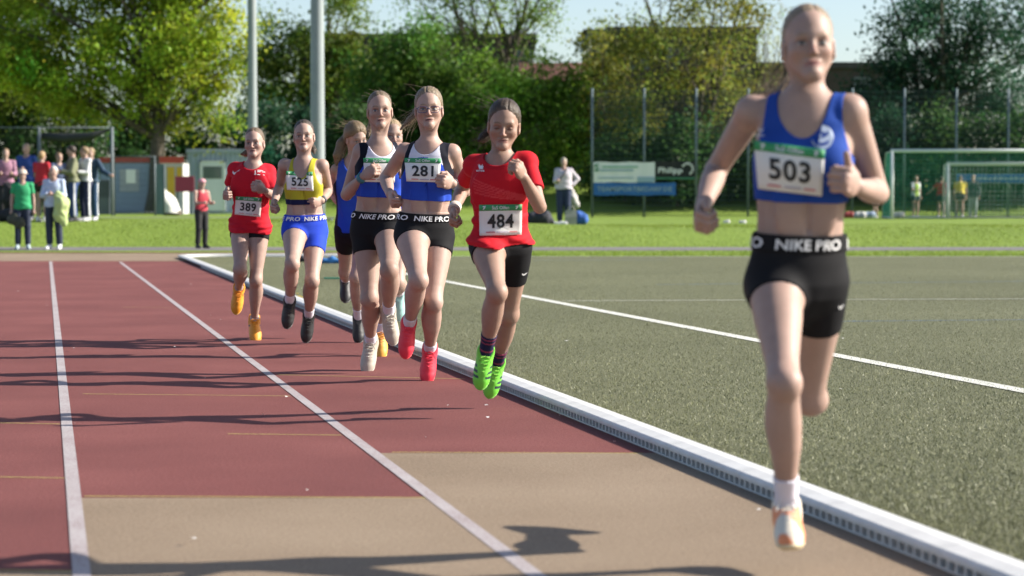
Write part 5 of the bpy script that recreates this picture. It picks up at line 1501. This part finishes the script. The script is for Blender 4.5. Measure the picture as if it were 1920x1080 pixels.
bib(s, root, V, Q, [(758, 296), (827, 297), (824, 342), (762, 340)], '281')
o, VS, QS = shorts(s, root, BLK, waist=0.255, hem=(0.16, 0.24))
wb, V, Q = waistband(s, o, root, BLK, waist=0.255, depth=0.085)
nike_band(s, o, [(V, Q), (VS, QS)], 0.213, [('NIKE PRO', .18, .215), ('NIKE PRO', -1.90, .215), ('NIKE PRO', 2.3, .215)])
sock(s, root, 'R', WS, 0.84); sock(s, root, 'L', WS, 0.86)
for w in 'RL': shoe(s, root, w, (0.72, 0.032, 0.062), (0.70, 0.05, 0.06), laces=(.72, .05, .09), step=.0035)
watch(s, root, 'L', (.30, .34, .38), 'wrist_watch', .93, .030, .022)
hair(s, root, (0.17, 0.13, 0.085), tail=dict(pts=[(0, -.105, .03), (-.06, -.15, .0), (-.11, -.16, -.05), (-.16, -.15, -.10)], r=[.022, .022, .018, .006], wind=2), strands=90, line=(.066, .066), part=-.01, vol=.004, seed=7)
# glasses
hl = lambda x, y, z: s.hc + s.H @ np.array([x, y, z + FACE_DZ]) * s.hs - s.root_loc
M_GLF = mat('dark_blue_spectacle_frame', (.05, .06, .14), .35); gl = MB()
for sg in (-1, 1):
    pts = [hl(sg*(.034 + .025*math.copysign(abs(math.cos(a))**.55, math.cos(a))), .0925 - .002*abs(math.cos(a)), -.004 + .0165*math.copysign(abs(math.sin(a))**.6, math.sin(a))) for a in np.linspace(0, 2*math.pi, 21)]
    gl.tube(pts, .0017, 5, False)
    gl.tube([hl(sg*.060, .088, .004), hl(sg*.071, .05, .004), hl(sg*.077, -.005, .006)], .0018, 5)
gl.tube([hl(-.010, .094, .001), hl(0, .099, .003), hl(.010, .094, .001)], .0018, 5)
gl.build('spectacles', M_GLF, root, True)

# ---- 281's team mate
sp = dict(label='runner in blue and white crop top and beige shoes, hand raised over her bib', h=1.70, Z=14.75, face=(0.10, 0.05, 0.03), fine=0.0028, step=0.007,
  hipR=(688, 436, .02), hipL=(730, 438, -.03), neck=(711, 268, -.05), shR=(677, 283, -.04), shL=(747, 281, .05), head=(712, 206, -.08),
  elbR=(650, 365, 1), elbL=(764, 355, 1), wriR=(681, 331, -1), wriL=(758, 330, -1), handR=(700, 318, -1), handL=(752, 322, -1),
  kneeR=(693, 560, -1), kneeL=(730, 506, -1), ankR=(695, 640, 1), ankL=(729, 584, 1), toeR=(687, 697, -1), toeL=(738, 647, -1),
  shape=dict(hip_w=1.06, waist_w=1.0, chest_w=.98, hs=0.96, limb=1.0, bust=.8, skin=(.355, .235, .19)), paint=dict(brow=(.16, .10, .06), eye=(.06, .08, .11), mouth=.004))
s, root = runner('mate', sp)
o, V, Q = tank(s, root, club_top(s, .845), bottom=0.41, neck=(1.06, 0.082, 0.20), arm=((0.5, .24), (.60, .19), (.72, .145), (.85, .120), (1.1, .112)))
bib(s, root, V, Q, [(681, 296), (742, 297), (740, 342), (684, 341)], '28')
bpy.data.objects.remove([c for c in root.children_recursive if c.name.startswith('bib_number')][0])
o, VS, QS = shorts(s, root, BLK, waist=0.24, hem=(0.32, 0.22))
wb, V, Q = waistband(s, o, root, BLK, waist=0.24, depth=0.085)
nike_band(s, o, [(V, Q), (VS, QS)], 0.198, [('NIKE PRO', .12, .215), ('NIKE PRO', -1.95, .215), ('NIKE PRO', 2.2, .215)])
sock(s, root, 'R', WS, 0.82); sock(s, root, 'L', WS, 0.80)
for w in 'RL': shoe(s, root, w, (0.42, 0.37, 0.31), (0.46, 0.43, 0.38), laces=(.5, .47, .42), step=.0038)
watch(s, root, 'R', (.03, .16, .20), 'wrist_watch', .94, .033, .030)
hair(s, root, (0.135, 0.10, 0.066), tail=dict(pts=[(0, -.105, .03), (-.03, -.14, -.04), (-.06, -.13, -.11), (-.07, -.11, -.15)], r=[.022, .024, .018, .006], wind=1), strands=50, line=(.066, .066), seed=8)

# ---- 525, yellow top
sp = dict(label='runner with number 525 in yellow top and blue shorts', h=1.66, Z=17.6, face=(0.0, 0.05, 0.03), fine=0.003, step=0.0074,
  hipR=(553, 434, -.03), hipL=(590, 437, .03), neck=(569, 301, -.05), shR=(534, 309, .04), shL=(604, 310, -.04), head=(570, 254, -.08),
  elbR=(524, 350, 1), elbL=(616, 357, 1), wriR=(514, 379, -1), wriL=(603, 376, -1), handR=(509, 392, -1), handL=(588, 380, -1),
  kneeR=(548, 494, -1), kneeL=(585, 526, -1), ankR=(543, 564, 1), ankL=(579, 591, 1), toeR=(537, 618, -1), toeL=(573, 642, -1),
  shape=dict(hip_w=1.04, waist_w=.98, chest_w=.96, hs=0.97, limb=.98, bust=.6, skin=(.37, .248, .205)), paint=dict(brow=(.10, .07, .05), eye=(.05, .05, .05), mouth=.004))
s, root = runner('525', sp)
def c525(V):
    x, y, t = s.local(V); C = np.tile(np.array([.40, .36, .030]), (len(V), 1)); C[t < .475] = (.012, .014, .055); return C
o, V, Q = tank(s, root, c525, bottom=0.40, neck=(1.04, 0.066, 0.27), arm=((0.5, .22), (.60, .16), (.72, .112), (.85, .094), (1.1, .09)))
bib(s, root, V, Q, [(536, 321), (586, 322), (588, 358), (538, 356)], '525')
RB = (0.022, 0.060, 0.50)
o, VS, QS = shorts(s, root, RB, waist=0.25, hem=(0.20, 0.40), m=SLEEK)
wb, V, Q = waistband(s, o, root, RB, waist=0.25, depth=0.085)
nike_band(s, o, [(V, Q), (VS, QS)], 0.208, [('NIKE PRO', -1.38, .215), ('NIKE PRO', .72, .215), ('NIKE PRO', 2.8, .215)])
sock(s, root, 'R', WS, 0.80); sock(s, root, 'L', WS, 0.80)
for w in 'RL': shoe(s, root, w, (0.016, 0.017, 0.019), (0.10, 0.10, 0.10), laces=(.03, .03, .03), step=.004)
watch(s, root, 'L', (.10, .11, .13), 'wrist_watch', .92, .031, .026)
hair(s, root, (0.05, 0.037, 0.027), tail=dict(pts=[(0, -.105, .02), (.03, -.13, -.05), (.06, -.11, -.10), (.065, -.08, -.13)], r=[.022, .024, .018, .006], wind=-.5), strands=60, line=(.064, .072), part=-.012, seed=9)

# ---- 389, red shirt
sp = dict(label='runner with number 389 in loose red t-shirt and orange shoes', h=1.64, Z=18.2, face=(-0.12, 0.03, 0.04), fine=0.003, step=0.0074,
  hipR=(452, 425, .02), hipL=(485, 426, -.02), neck=(475, 308, -.05), shR=(441, 317, .02), shL=(503, 321, -.02), head=(477, 267, -.08),
  elbR=(431, 354, .6), elbL=(513, 368, -.35), wriR=(427, 362, -1), wriL=(496, 357, -1), handR=(420, 366, -1), handL=(482, 350, -1),
  kneeR=(450, 504, -1), kneeL=(480, 524, -1), ankR=(448, 540, 1), ankL=(477, 600, 1), toeR=(442, 587, -1), toeL=(480, 638, -1),
  shape=dict(hip_w=.88, waist_w=.92, chest_w=.92, hs=0.96, limb=.92, bust=.3, skin=(.37, .25, .21)), paint=dict(brow=(.12, .08, .055), eye=(.05, .05, .05), mouth=.004))
s, root = runner('389', sp)
o, V, Q = tshirt(s, root, lambda V: np.tile(RED*np.array([1.0, 1, 1.2]), (len(V), 1)), hem=-0.075, sleeve=0.75, neck=(1.05, .078, .12), wide=.86, wr=.009, off=.006, asz=.004)
bib(s, root, V, Q, [(442, 368), (491, 371), (488, 407), (440, 402)], '389')
fn = decal_grid(surf_map(V, Q), [(435, 310), (505, 310), (505, 335), (435, 335)], 14, 6, 0)
if fn:
    swoosh(fn, .12, .50, .22, .5, SW, root, s.root_loc)
    lg = decal_shape(fn, [[(.58, .30), (.66, .25), (.66, .35), (.635, .38), (.64, .62), (.66, .70), (.59, .70), (.61, .60), (.61, .40)]], P_WHT, root, s.root_loc, 'club_emblem', 0.004)
    for (a, b, q) in ((.68, .83, .34), (.68, .89, .44), (.68, .87, .66)): decal_shape(fn, [[(a, q), (b, q+.04), (b, q+.09), (a, q+.05)]], P_WHT, lg, s.root_loc, 'small_print', 0.004)
o, V, Q = shorts(s, root, BLK, waist=0.10, hem=(0.22, 0.24), off=.005)
sock(s, root, 'R', (.45, .36, .34), 0.93); sock(s, root, 'L', (.50, .46, .46), 0.90)
def cor(x, y, z):
    C = np.tile(np.array([0.74, 0.30, 0.022]), (len(x), 1)); C[(np.abs(x-.06-z) < .010) & (np.abs(y) > .026) & (z < -.01)] = (.02, .02, .03); return C
for w in 'RL': shoe(s, root, w, None, (0.68, 0.40, 0.08), colf=cor, laces=(.75, .28, .03), step=.004)
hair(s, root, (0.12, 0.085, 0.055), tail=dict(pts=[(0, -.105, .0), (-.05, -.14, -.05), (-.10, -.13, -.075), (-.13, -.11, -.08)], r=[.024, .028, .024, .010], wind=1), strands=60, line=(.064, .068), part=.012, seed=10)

# ---- two runners mostly hidden behind the others
sp = dict(label='runner with wind-blown curly hair hidden behind the blue and white tops', h=1.60, Z=17.9, face=(0.5, -0.25, 0.15), fine=0.004, step=0.009,
  hipR=(650, 432, .02), hipL=(688, 432, -.02), neck=(662, 300, -.04), shR=(632, 318, 0), shL=(696, 312, 0), head=(668, 258, -.08),
  elbR=(626, 366, 1), elbL=(706, 365, 1), wriR=(648, 392, -1), wriL=(690, 370, -1), handR=(658, 402, -1), handL=(680, 365, -1),
  kneeR=(648, 508, 1), kneeL=(668, 520, -1), ankR=(648, 524, 1), ankL=(672, 596, 1), toeR=(648, 564, -1), toeL=(672, 640, -1),
  shape=dict(hs=.97, bust=.5))
s, root = runner('hidden1', sp)
def ch1(V):
    x, y, t = s.local(V); C = np.tile(np.array([.02, .06, .36]), (len(V), 1)); C[np.abs(x) > .125*s.sc] = (.012, .014, .03); return C
tank(s, root, ch1, bottom=-0.02, neck=(1.04, .07, .2), off=.012)
shorts(s, root, BLK, waist=.1, hem=(.45, .35))
sock(s, root, 'R', WS, 0.9); sock(s, root, 'L', WS, .75)
for w in 'RL': shoe(s, root, w, (.014, .014, .016), (.08, .08, .08), step=.005)
watch(s, root, 'R', (.03, .03, .035), 'wrist_band', .93, .031, .02)
hair(s, root, (0.15, 0.105, 0.06), tail=dict(pts=[(0, -.105, .02), (-.08, -.10, -.06), (-.13, -.07, -.14), (-.14, -.06, -.24)], r=[.030, .04, .036, .012], wind=2), strands=150, line=(.075, .045), vol=.012, seed=11)
sp = dict(label='runner in orange shoes, fair head showing between the two blue and white tops', h=1.62, Z=16.4, face=(0.25, 0.0, 0.0), fine=0.004, step=0.009,
  hipR=(712, 432, .02), hipL=(748, 432, -.02), neck=(736, 292, -.04), shR=(706, 304, 0), shL=(764, 304, 0), head=(735, 254, -.08),
  elbR=(704, 360, 1), elbL=(776, 350, 1), wriR=(716, 360, -1), wriL=(766, 352, -1), handR=(720, 356, -1), handL=(760, 350, -1),
  kneeR=(712, 525, -1), kneeL=(745, 530, -1), ankR=(714, 622, 1), ankL=(748, 548, 1), toeR=(714, 670, -1), toeL=(748, 606, -1),
  shape=dict(hs=.95, bust=.5))
s, root = runner('hidden2', sp)
tank(s, root, club_top(s), bottom=-0.0, neck=(1.05, .08, .18), off=.008)
shorts(s, root, BLK, waist=.1, hem=(.4, .4))
sock(s, root, 'R', WS, 0.8); sock(s, root, 'L', WS, .8)
shoe(s, root, 'R', (.72, .36, .05), (.7, .45, .12), step=.005, laces=(.7, .3, .1)); shoe(s, root, 'L', (.30, .52, .50), (.4, .6, .58), step=.005)
hair(s, root, (0.30, 0.22, 0.13), strands=30, line=(.066, .066), vol=.003, seed=12)
# ------------------------------------------------------------------ spectators and players in the background
def stand(h, yaw, armR='hang', armL='hang', stance=0.0, lean=0.0, head_yaw=0.0, bend=0.0):
    """joints of a standing figure at the origin facing the camera turned by yaw (about z)"""
    J = {}
    v = lambda x, y, z: np.array([x, y, z]) * h
    J['hipR'], J['hipL'] = v(-.052, 0, .525), v(.052, 0, .525)
    st = stance
    J['kneeR'], J['kneeL'] = v(-.058, -.015 - st, .285), v(.058, -.010 + st, .285)
    J['ankR'], J['ankL'] = v(-.062, .01 - st*0.6, .048), v(.062, .012 + st*2.0, .048)
    J['toeR'], J['toeL'] = v(-.078, -.095 - st*0.6, .012), v(.078, -.093 + st*2.0, .012)
    J['neck'] = v(0, -.005, .835); J['shR'], J['shL'] = v(-.105, 0, .808), v(.105, 0, .808); J['head'] = v(0, -.018, .925)
    def arm(w, pose):
        s = -1 if w == 'R' else 1; sh = J['sh' + w]
        P = dict(hang=((s*.03, .01, -.17), (s*.005, -.03, -.145), (0, -.01, -.05)),
                 fold=((s*.03, -.03, -.165), (-s*.10, -.10, .015), (-s*.04, -.01, .01)),
                 hip=((s*.10, .05, -.13), (-s*.08, -.06, -.10), (-s*.03, -.02, -.02)),
                 front=((s*.02, -.04, -.165), (-s*.04, -.13, .01), (-s*.02, -.04, .0)),
                 up=((s*.03, -.08, -.145), (-s*.05, -.06, .12), (-s*.02, -.01, .04)),
                 out=((s*.12, -.02, -.12), (s*.11, -.03, -.09), (s*.035, 0, -.03)),
                 point=((s*.10, -.02, -.14), (s*.13, -.04, -.05), (s*.045, 0, -.01)),
                 knee=((s*.03, -.07, -.155), (-s*.01, -.06, -.13), (0, -.02, -.04)))[pose]
        J['elb' + w] = sh + np.array(P[0]) * h; J['wri' + w] = J['elb' + w] + np.array(P[1]) * h; J['hand' + w] = J['wri' + w] + np.array(P[2]) * h
    arm('R', armR); arm('L', armL)
    if bend:
        c, s_ = math.cos(bend), math.sin(bend); o = (J['hipR'] + J['hipL']) / 2
        for k in ('neck', 'shR', 'shL', 'head', 'elbR', 'elbL', 'wriR', 'wriL', 'handR', 'handL'):
            q = J[k] - o; J[k] = o + np.array([q[0], q[1]*c - q[2]*s_, q[1]*s_ + q[2]*c])
    c, s_ = math.cos(yaw), math.sin(yaw)
    for k in J: J[k] = np.array([J[k][0]*c - J[k][1]*s_, J[k][0]*s_ + J[k][1]*c, J[k][2]])
    return J
def bystander(label, px, Y, h, yaw=0.0, armR='hang', armL='hang', top=('tee', (0.5, 0.5, 0.5)), bottom=('trousers', (0.03, 0.04, 0.07)), hairc=(.12, .08, .05), shoes=(.3, .3, .3), head=(0.0, 0.0, 0.0),
              stance=0.0, bend=0.0, step=0.014, long_hair=False, group='spectators by the track', wide=1.0, z=None, bust=.4, topf=None, hem=-.12, hat=None):
    J = stand(h, yaw, armR, armL, stance, bend=bend)
    x = xat(px, Y); z0 = float(terrain(x, Y)) if z is None else z; off = np.array([x, Y, z0 + 0.012])
    for k in J: J[k] = J[k] + off
    root = empty('person', (x, Y, z0)); tag(root, label, 'person', group)
    s = Person(J, h, step, (yaw + head[0], head[1] - bend*0.8, head[2]), None, hands=False, face=False, bust=bust, hip_w=wide*1.02, waist_w=wide*1.05, chest_w=wide, limb=1.0 + (wide-1)*0.6)
    s.root_loc = np.array([x, Y, z0])
    F = s.body_field()
    s.make('body', F, SKIN, root, lambda V: s.skin_cols(V))
    kind, c = top; c = np.array(c)
    colf = topf(s, c) if topf else (lambda V: np.tile(c, (len(V), 1)))
    if kind == 'tee': tshirt(s, root, colf, hem=hem, sleeve=.65, wide=wide*1.03, m=FARM_, wr=.006)
    elif kind == 'long': tshirt(s, root, colf, hem=hem, wide=wide*1.06, m=FARM_, wr=.006, name='sweater', long=True)
    elif kind == 'jacket': tshirt(s, root, colf, hem=hem - .06, wide=wide*1.16, m=FARM_, wr=.008, name='jacket', asz=.014, long=True)
    elif kind == 'tank': tank(s, root, colf, bottom=.02, neck=(1.04, .07, .18), off=.012, m=FARM_)
    bk, bc = bottom
    if bk == 'trousers': trousers(s, root, bc, colf=None)
    elif bk == 'stripe':
        def sf(V):
            C = np.tile(np.array(bc), (len(V), 1)); x_, y_, t_ = s.local(V); C[(np.abs(y_) < .022*s.sc) & (np.abs(x_) > .10*s.sc)] = (.55, .56, .6); return C
        trousers(s, root, bc, colf=sf, flare=.015)
    else: shorts(s, root, bc, waist=.2, hem=(.45, .45), off=.016, m=FARM_)
    for w in 'RL': shoe(s, root, w, shoes, tuple(min(.7, q*1.3 + .1) for q in shoes), step=.012)
    if hat == 'bucket' or hat == 'cap':
        hl = lambda a, b_, c_: s.hc + s.H @ np.array([a, b_, c_]) * s.hs - s.root_loc
        m = MB(); rings = []
        for (rr, zz) in ((.125 if hat == 'bucket' else .086, .040), (.090, .052), (.089, .085), (.072, .118), (.03, .132)):
            rings.append([hl(rr*math.cos(a), -.012 + rr*1.12*math.sin(a) + (.05 if hat == 'cap' and rr == .086 and math.sin(a) > 0 else 0)*math.sin(a), zz) for a in np.linspace(0, 2*math.pi, 16, endpoint=False)])
        m.rings(rings); m.build('hat', mat('hat_cloth', (.50, .42, .36), .8), root, True)
    hair(s, root, hairc, tail=dict(pts=[(0, -.10, .02), (.0, -.115, -.06), (0, -.10, -.16)], r=[.05, .055, .03], wind=0) if long_hair else None, strands=0, line=(.066, .062), vol=.006, seed=int(px), low=-.06)
    return s, root

NAVYJ = (.020, .026, .055); GS = 'spectators by the track'
pl = lambda c: c
# on the far bank, left
bystander('woman in mauve sweater with dark bag at the left edge', 12, 57.8, 1.70, .2, 'front', 'front', ('long', (.30, .15, .22)), ('trousers', (.014, .015, .02)), (.22, .15, .09), (.1, .1, .1))
bystander('tall man in royal blue shirt standing behind the others', 51, 59.5, 1.86, -.2, 'fold', 'hang', ('tee', (.02, .06, .26)), ('trousers', (.03, .035, .06)), (.25, .19, .13))
bystander('fair-haired woman in red shirt and black shorts seen from behind', 79, 57.0, 1.64, 2.7, 'fold', 'fold', ('tee', (.46, .015, .03)), ('shorts', BLK), (.30, .20, .10), (.62, .62, .62), hem=-.06)
bystander('person in dark blue shirt half hidden between red shirt and green jacket', 111, 58.5, 1.62, .6, 'hang', 'hang', ('tee', (.05, .07, .14)), ('trousers', NAVYJ), (.20, .13, .07))
def jk(s, c):
    def f(V):
        C = np.tile(c, (len(V), 1)); x_, y_, t_ = s.local(V); C[(np.abs(x_) < .05*s.sc) & (y_ > 0)] = (.016, .018, .03); return C
    return f
bystander('dark-haired man in olive green jacket and blue track trousers', 137, 57.2, 1.76, -1.2, 'front', 'front', ('jacket', (.16, .17, .10)), ('stripe', (.02, .05, .16)), (.035, .025, .02), (.05, .05, .06), topf=jk, head=(-.2, -.2, 0), hem=0.02)
bystander('person in white sweater and navy trousers next to the cage post', 161, 57.4, 1.74, -.9, 'front', 'front', ('long', (.58, .58, .60)), ('stripe', (.016, .02, .06)), (.20, .14, .08), (.5, .5, .52), head=(-.3, -.1, 0), hem=0.02)
bystander('fair-haired person in green and navy jacket reaching towards the cage', 172, 58.6, 1.74, -.4, 'hang', 'point', ('jacket', (.02, .05, .09)), ('stripe', (.02, .06, .14)), (.26, .19, .11), (.4, .4, .45), hem=0.05)
# in front of the bank
s1, r1 = bystander('child in green t-shirt and bucket hat holding a dark bag', 43, 51.0, 1.64, .15, 'hang', 'hang', ('tee', (.02, .30, .12)), ('trousers', (.018, .028, .06)), (.10, .07, .05), (.34, .42, .46), hat='bucket', hem=-.08)
s2, r2 = bystander('grey-haired woman in pale blue sweater with jacket over her arm', 102, 50.8, 1.72, -.15, 'fold', 'fold', ('long', (.42, .50, .66)), ('trousers', (.016, .026, .055)), (.48, .46, .43), (.55, .57, .60), wide=1.08, hem=-.06)
s3, r3 = bystander('child in red top, black trousers and pink cap near the white door', 378, 51.6, 1.46, .7, 'front', 'front', ('tank', (.40, .03, .05)), ('trousers', BLK), (.30, .22, .14), (.02, .02, .02), long_hair=True, head=(-.1, 0, 0))
m = MB(); rr = []
hl = lambda a, b_, c_: s3.hc + s3.H @ np.array([a, b_, c_]) * s3.hs - s3.root_loc
for (q, zz) in ((.090, .035), (.092, .06), (.085, .09), (.06, .118), (.02, .128)): rr.append([hl(q*math.cos(a), -.012 + q*1.15*math.sin(a) + (.055*max(math.sin(a), 0) if zz < .04 else 0), zz) for a in np.linspace(0, 2*math.pi, 16, endpoint=False)])
m.rings(rr); m.build('cap', mat('pink_cap', (.52, .26, .30), .8), r3, True)
def blob_cloth(name, label, cat, base, pts, col, seed=0, rough=.8):
    """soft cloth or bag shape: lumpy implicit body; pts = ((x,y,z,r)...) relative to base"""
    P = [np.array(p[:3]) for p in pts]; R = [p[3] for p in pts]
    lo = np.min([p - r_ for p, r_ in zip(P, R)], 0) - .06; hi = np.max([p + r_ for p, r_ in zip(P, R)], 0) + .06
    g = Grid(lo, hi, .016); f = Field(g)
    for i in range(len(P) - 1): f.limb(P[i], P[i+1], [R[i], R[i+1]], .05)
    X, Y_, Z_ = g.ax[0][:, None, None], g.ax[1][None, :, None], g.ax[2][None, None, :]
    f.F = (f.F + .012*np.sin(X*31 + seed + 2*np.sin(Z_*17))*np.sin(Z_*14 + Y_*21)).astype(np.float32)
    f.F = np.maximum(f.F, (-Z_ + lo[2] + .06 - 0).astype(np.float32) * np.ones_like(f.F)) if pts[0][2] < .3 else f.F
    V, Q = surface_nets(f.F, g.ax)
    o = link(name, new_mesh(name, V, Q, mat(name + '_cloth_%d' % seed, col, rough, noise=(7, .2)), True), None, tuple(map(float, base))); tag(o, label, cat); return o
b2 = s2.root_loc
blob_cloth('jacket', 'pale green jacket hanging over the arm of the grey-haired woman', 'jacket', b2 + np.array([.14, -.20, 0]), [(-.02, 0, 1.12, .09), (.06, -.02, .95, .15), (.02, 0, .72, .14), (.10, 0, .55, .08)], (.42, .52, .22), 1)
blob_cloth('hand_bag', 'dark olive bag in the hand of the child in green', 'bag', s1.root_loc + np.array([-.16, -.10, 0]), [(.0, 0, .72, .05), (-.04, 0, .62, .10), (.12, 0, .56, .10), (.10, 0, .52, .09)], (.05, .055, .04), 2)
blob_cloth('shoulder_bag', 'black shoulder bag carried by the woman in mauve', 'bag', at(15, 352, 57.45) - np.array([0, 0, .75]), [(-.02, 0, .80, .09), (.05, 0, .70, .14), (.02, 0, .48, .15), (.05, 0, .35, .12)], (.012, .012, .015), 3)
blob_cloth('rucksack', 'dark rucksack lying on the grass at the left edge', 'bag', np.array([xat(8, 57.2), 57.2, float(terrain(-12, 57.2))]), [(-.2, 0, .12, .13), (.15, 0, .14, .14), (.1, 0, .22, .10)], (.012, .013, .018), 4)
# right of the red-shirted runner
s4, r4 = bystander('stout woman in white sweater with crossed strap behind the red runner', 1057, 62.0, 1.68, -.1, 'front', 'hip', ('long', (.50, .46, .52)), ('trousers', (.018, .03, .075)), (.32, .30, .24), (.05, .05, .05), wide=1.28, hem=.0, bust=.9)
m = MB(); q = s4
m.tube([q.tpoint(.10, .10, .98) - q.root_loc, q.tpoint(.03, .165, .75) - q.root_loc, q.tpoint(-.08, .165, .5) - q.root_loc, q.tpoint(-.17, .08, .25) - q.root_loc], .018, 6); m.build('strap', mat('bag_strap', (.14, .13, .13), .8), r4, True)
g4 = q.root_loc
blob_cloth('coat', 'white coat tied round the waist of the stout woman', 'coat', g4 + np.array([.0, .06, 0]), [(.18, 0, .86, .07), (.24, 0, .68, .10), (.34, 0, .48, .07)], (.45, .43, .42), 5)
z4 = float(terrain(g4[0], 60.5))
blob_cloth('backpack', 'blue backpack on the grass beside the stout woman', 'bag', np.array([xat(1083, 60.8), 60.8, z4]), [(-.12, 0, .13, .13), (.12, 0, .15, .14), (.0, 0, .24, .12)], (.02, .09, .34), 6)
blob_cloth('dark_tent_bag', 'dark bag with yellow patch behind the red runner', 'bag', np.array([xat(1012, 60.2), 60.2, z4]), [(-.25, 0, .16, .16), (.1, 0, .18, .19), (.28, 0, .08, .09)], (.018, .02, .032), 7)
sb = empty('shopping_bag', (xat(1071, 60.3), 60.3, z4)); tag(sb, 'grey fabric shopping bag standing on the grass', 'bag')
m = MB(); m.rings([[(-.15, -.09, .0), (.13, -.09, .0), (.13, .09, .0), (-.15, .09, .0)], [(-.16, -.10, .2), (.14, -.10, .2), (.14, .10, .2), (-.16, .10, .2)], [(-.14, -.07, .37), (.13, -.06, .39), (.13, .07, .38), (-.14, .07, .36)]]); m.build('body', mat('grey_bag_cloth', (.30, .30, .27), .8, noise=(8, .2)), sb)
m = MB(); m.tube([(-.08, -.07, .36), (-.05, -.07, .46), (.05, -.07, .46), (.08, -.07, .37)], .012, 6); m.build('handle', mat('grey_bag_handle', (.35, .34, .32), .8), sb, True)
blob_cloth('white_cloth', 'white folded cloth lying between the bags', 'cloth', np.array([xat(1050, 60.2), 60.2, z4]), [(-.14, 0, .04, .05), (.14, 0, .05, .05)], (.55, .56, .58), 8)
# players by the goals
GP = 'players by the goals'
vest = lambda s, c: (lambda V: np.where((np.abs(s.local(V)[0]) > .09*s.sc)[:, None], np.array([[.5, .52, .55]]), c[None, :]))
bystander('child in lime bib left inside the green goal', 1716, 88.5, 1.52, .5, 'front', 'hang', ('tee', (.30, .46, .06)), ('shorts', (.03, .05, .06)), (.16, .11, .06), (.5, .5, .52), group=GP, topf=vest, step=.018, hem=-.02)
bystander('child in red shirt beside the smaller goal post', 1764, 87.6, 1.50, 2.6, 'hang', 'out', ('tee', (.45, .04, .04)), ('shorts', (.03, .04, .06)), (.04, .03, .025), (.5, .5, .5), group=GP, step=.018, hem=-.02)
bystander('player in yellow shirt bending forward at the smaller goal', 1799, 88.2, 1.60, 2.9, 'knee', 'knee', ('tee', (.52, .42, .03)), ('shorts', BLK), (.10, .06, .04), (.55, .55, .6), group=GP, bend=.45, stance=.0, step=.018, hem=-.02)
bystander('person in dark jacket behind the yellow player', 1824, 89.5, 1.58, -.4, 'hang', 'hang', ('jacket', (.03, .05, .06)), ('trousers', (.30, .33, .35)), (.20, .14, .10), (.5, .5, .5), group=GP, step=.018)
bystander('small child in grey shirt standing left of the large goal', 1641, 90.0, 1.1, -.8, 'front', 'front', ('tee', (.35, .36, .38)), ('shorts', (.05, .05, .06)), (.2, .14, .1), (.3, .3, .3), group=GP, step=.018)
zz = lambda px, Y: float(terrain(xat(px, Y), Y))
for i, (px, Y, c, l) in enumerate(((1590, 89, (.30, .05, .05), 'small red bag lying left of the goal'), (1604, 89.5, (.02, .025, .03), 'dark sports bag lying left of the goal'), (1612, 88.6, (.45, .45, .45), 'white bag lying beside the dark sports bag'),
                               (1630, 89.2, (.25, .32, .45), 'pale blue bag lying left of the goal'), (1684, 86.6, (.42, .42, .40), 'white bag just inside the left goal post'), (1392, 66.0, (.55, .55, .55), 'small white bundle on the lawn, right one of two'), (1362, 67.0, (.5, .5, .5), 'small white bundle on the lawn, left one of two'))):
    r_ = .12 if px > 1400 else .05
    blob_cloth('bag' if px > 1400 else 'cloth', l, 'bag' if px > 1400 else 'cloth', np.array([xat(px, Y), Y, zz(px, Y)]), [(-r_*.9, 0, r_*.9, r_), (r_*.9, 0, r_*1.0, r_*1.05)], c, 20 + i)
# things lying on the turf behind the runners
for i, (px, py, c, l, r_) in enumerate(((622, 493, (.03, .16, .42), 'blue cloth lying on the turf behind the runners', .05), (685, 491, (.35, .36, .45), 'pale cloth lying on the turf behind the runners', .04), (566, 490, (.02, .02, .03), 'small dark bag on the turf', .05))):
    g_ = gnd(px, py, 0.02); blob_cloth('cloth', l, 'cloth', g_, [(-.14, 0, r_*.7, r_), (0, .02, r_*.9, r_), (.14, 0, r_*.6, r_*.8)], c, 40 + i)
g_ = gnd(630, 523, .015); tag(MB().box(-.16, .16, -.02, .02, .0, .02, .004).build('marker_strip', mat('green_plastic', (.02, .25, .16), .6), None, False, tuple(map(float, g_))), 'small green plastic strip on the turf', 'marker')
dm = MB()
for (px, py) in ((558, 551), (563, 556), (567, 558), (560, 557)):
    c = gnd(px, py, .05)
    for k in range(7):
        a = k*.9; dm.add([(c[0], c[1], c[2]), (c[0]+.022*math.cos(a), c[1]+.022*math.sin(a), c[2]+.008), (c[0]+.022*math.cos(a+.7), c[1]+.022*math.sin(a+.7), c[2]+.008)], [(0, 1, 2)])
    dm.tube([(c[0], c[1], .01), (c[0], c[1], c[2])], .002, 4)
tag(dm.build('dandelions', mat('dandelion_yellow', (.62, .42, .02), .7)), kind='stuff')
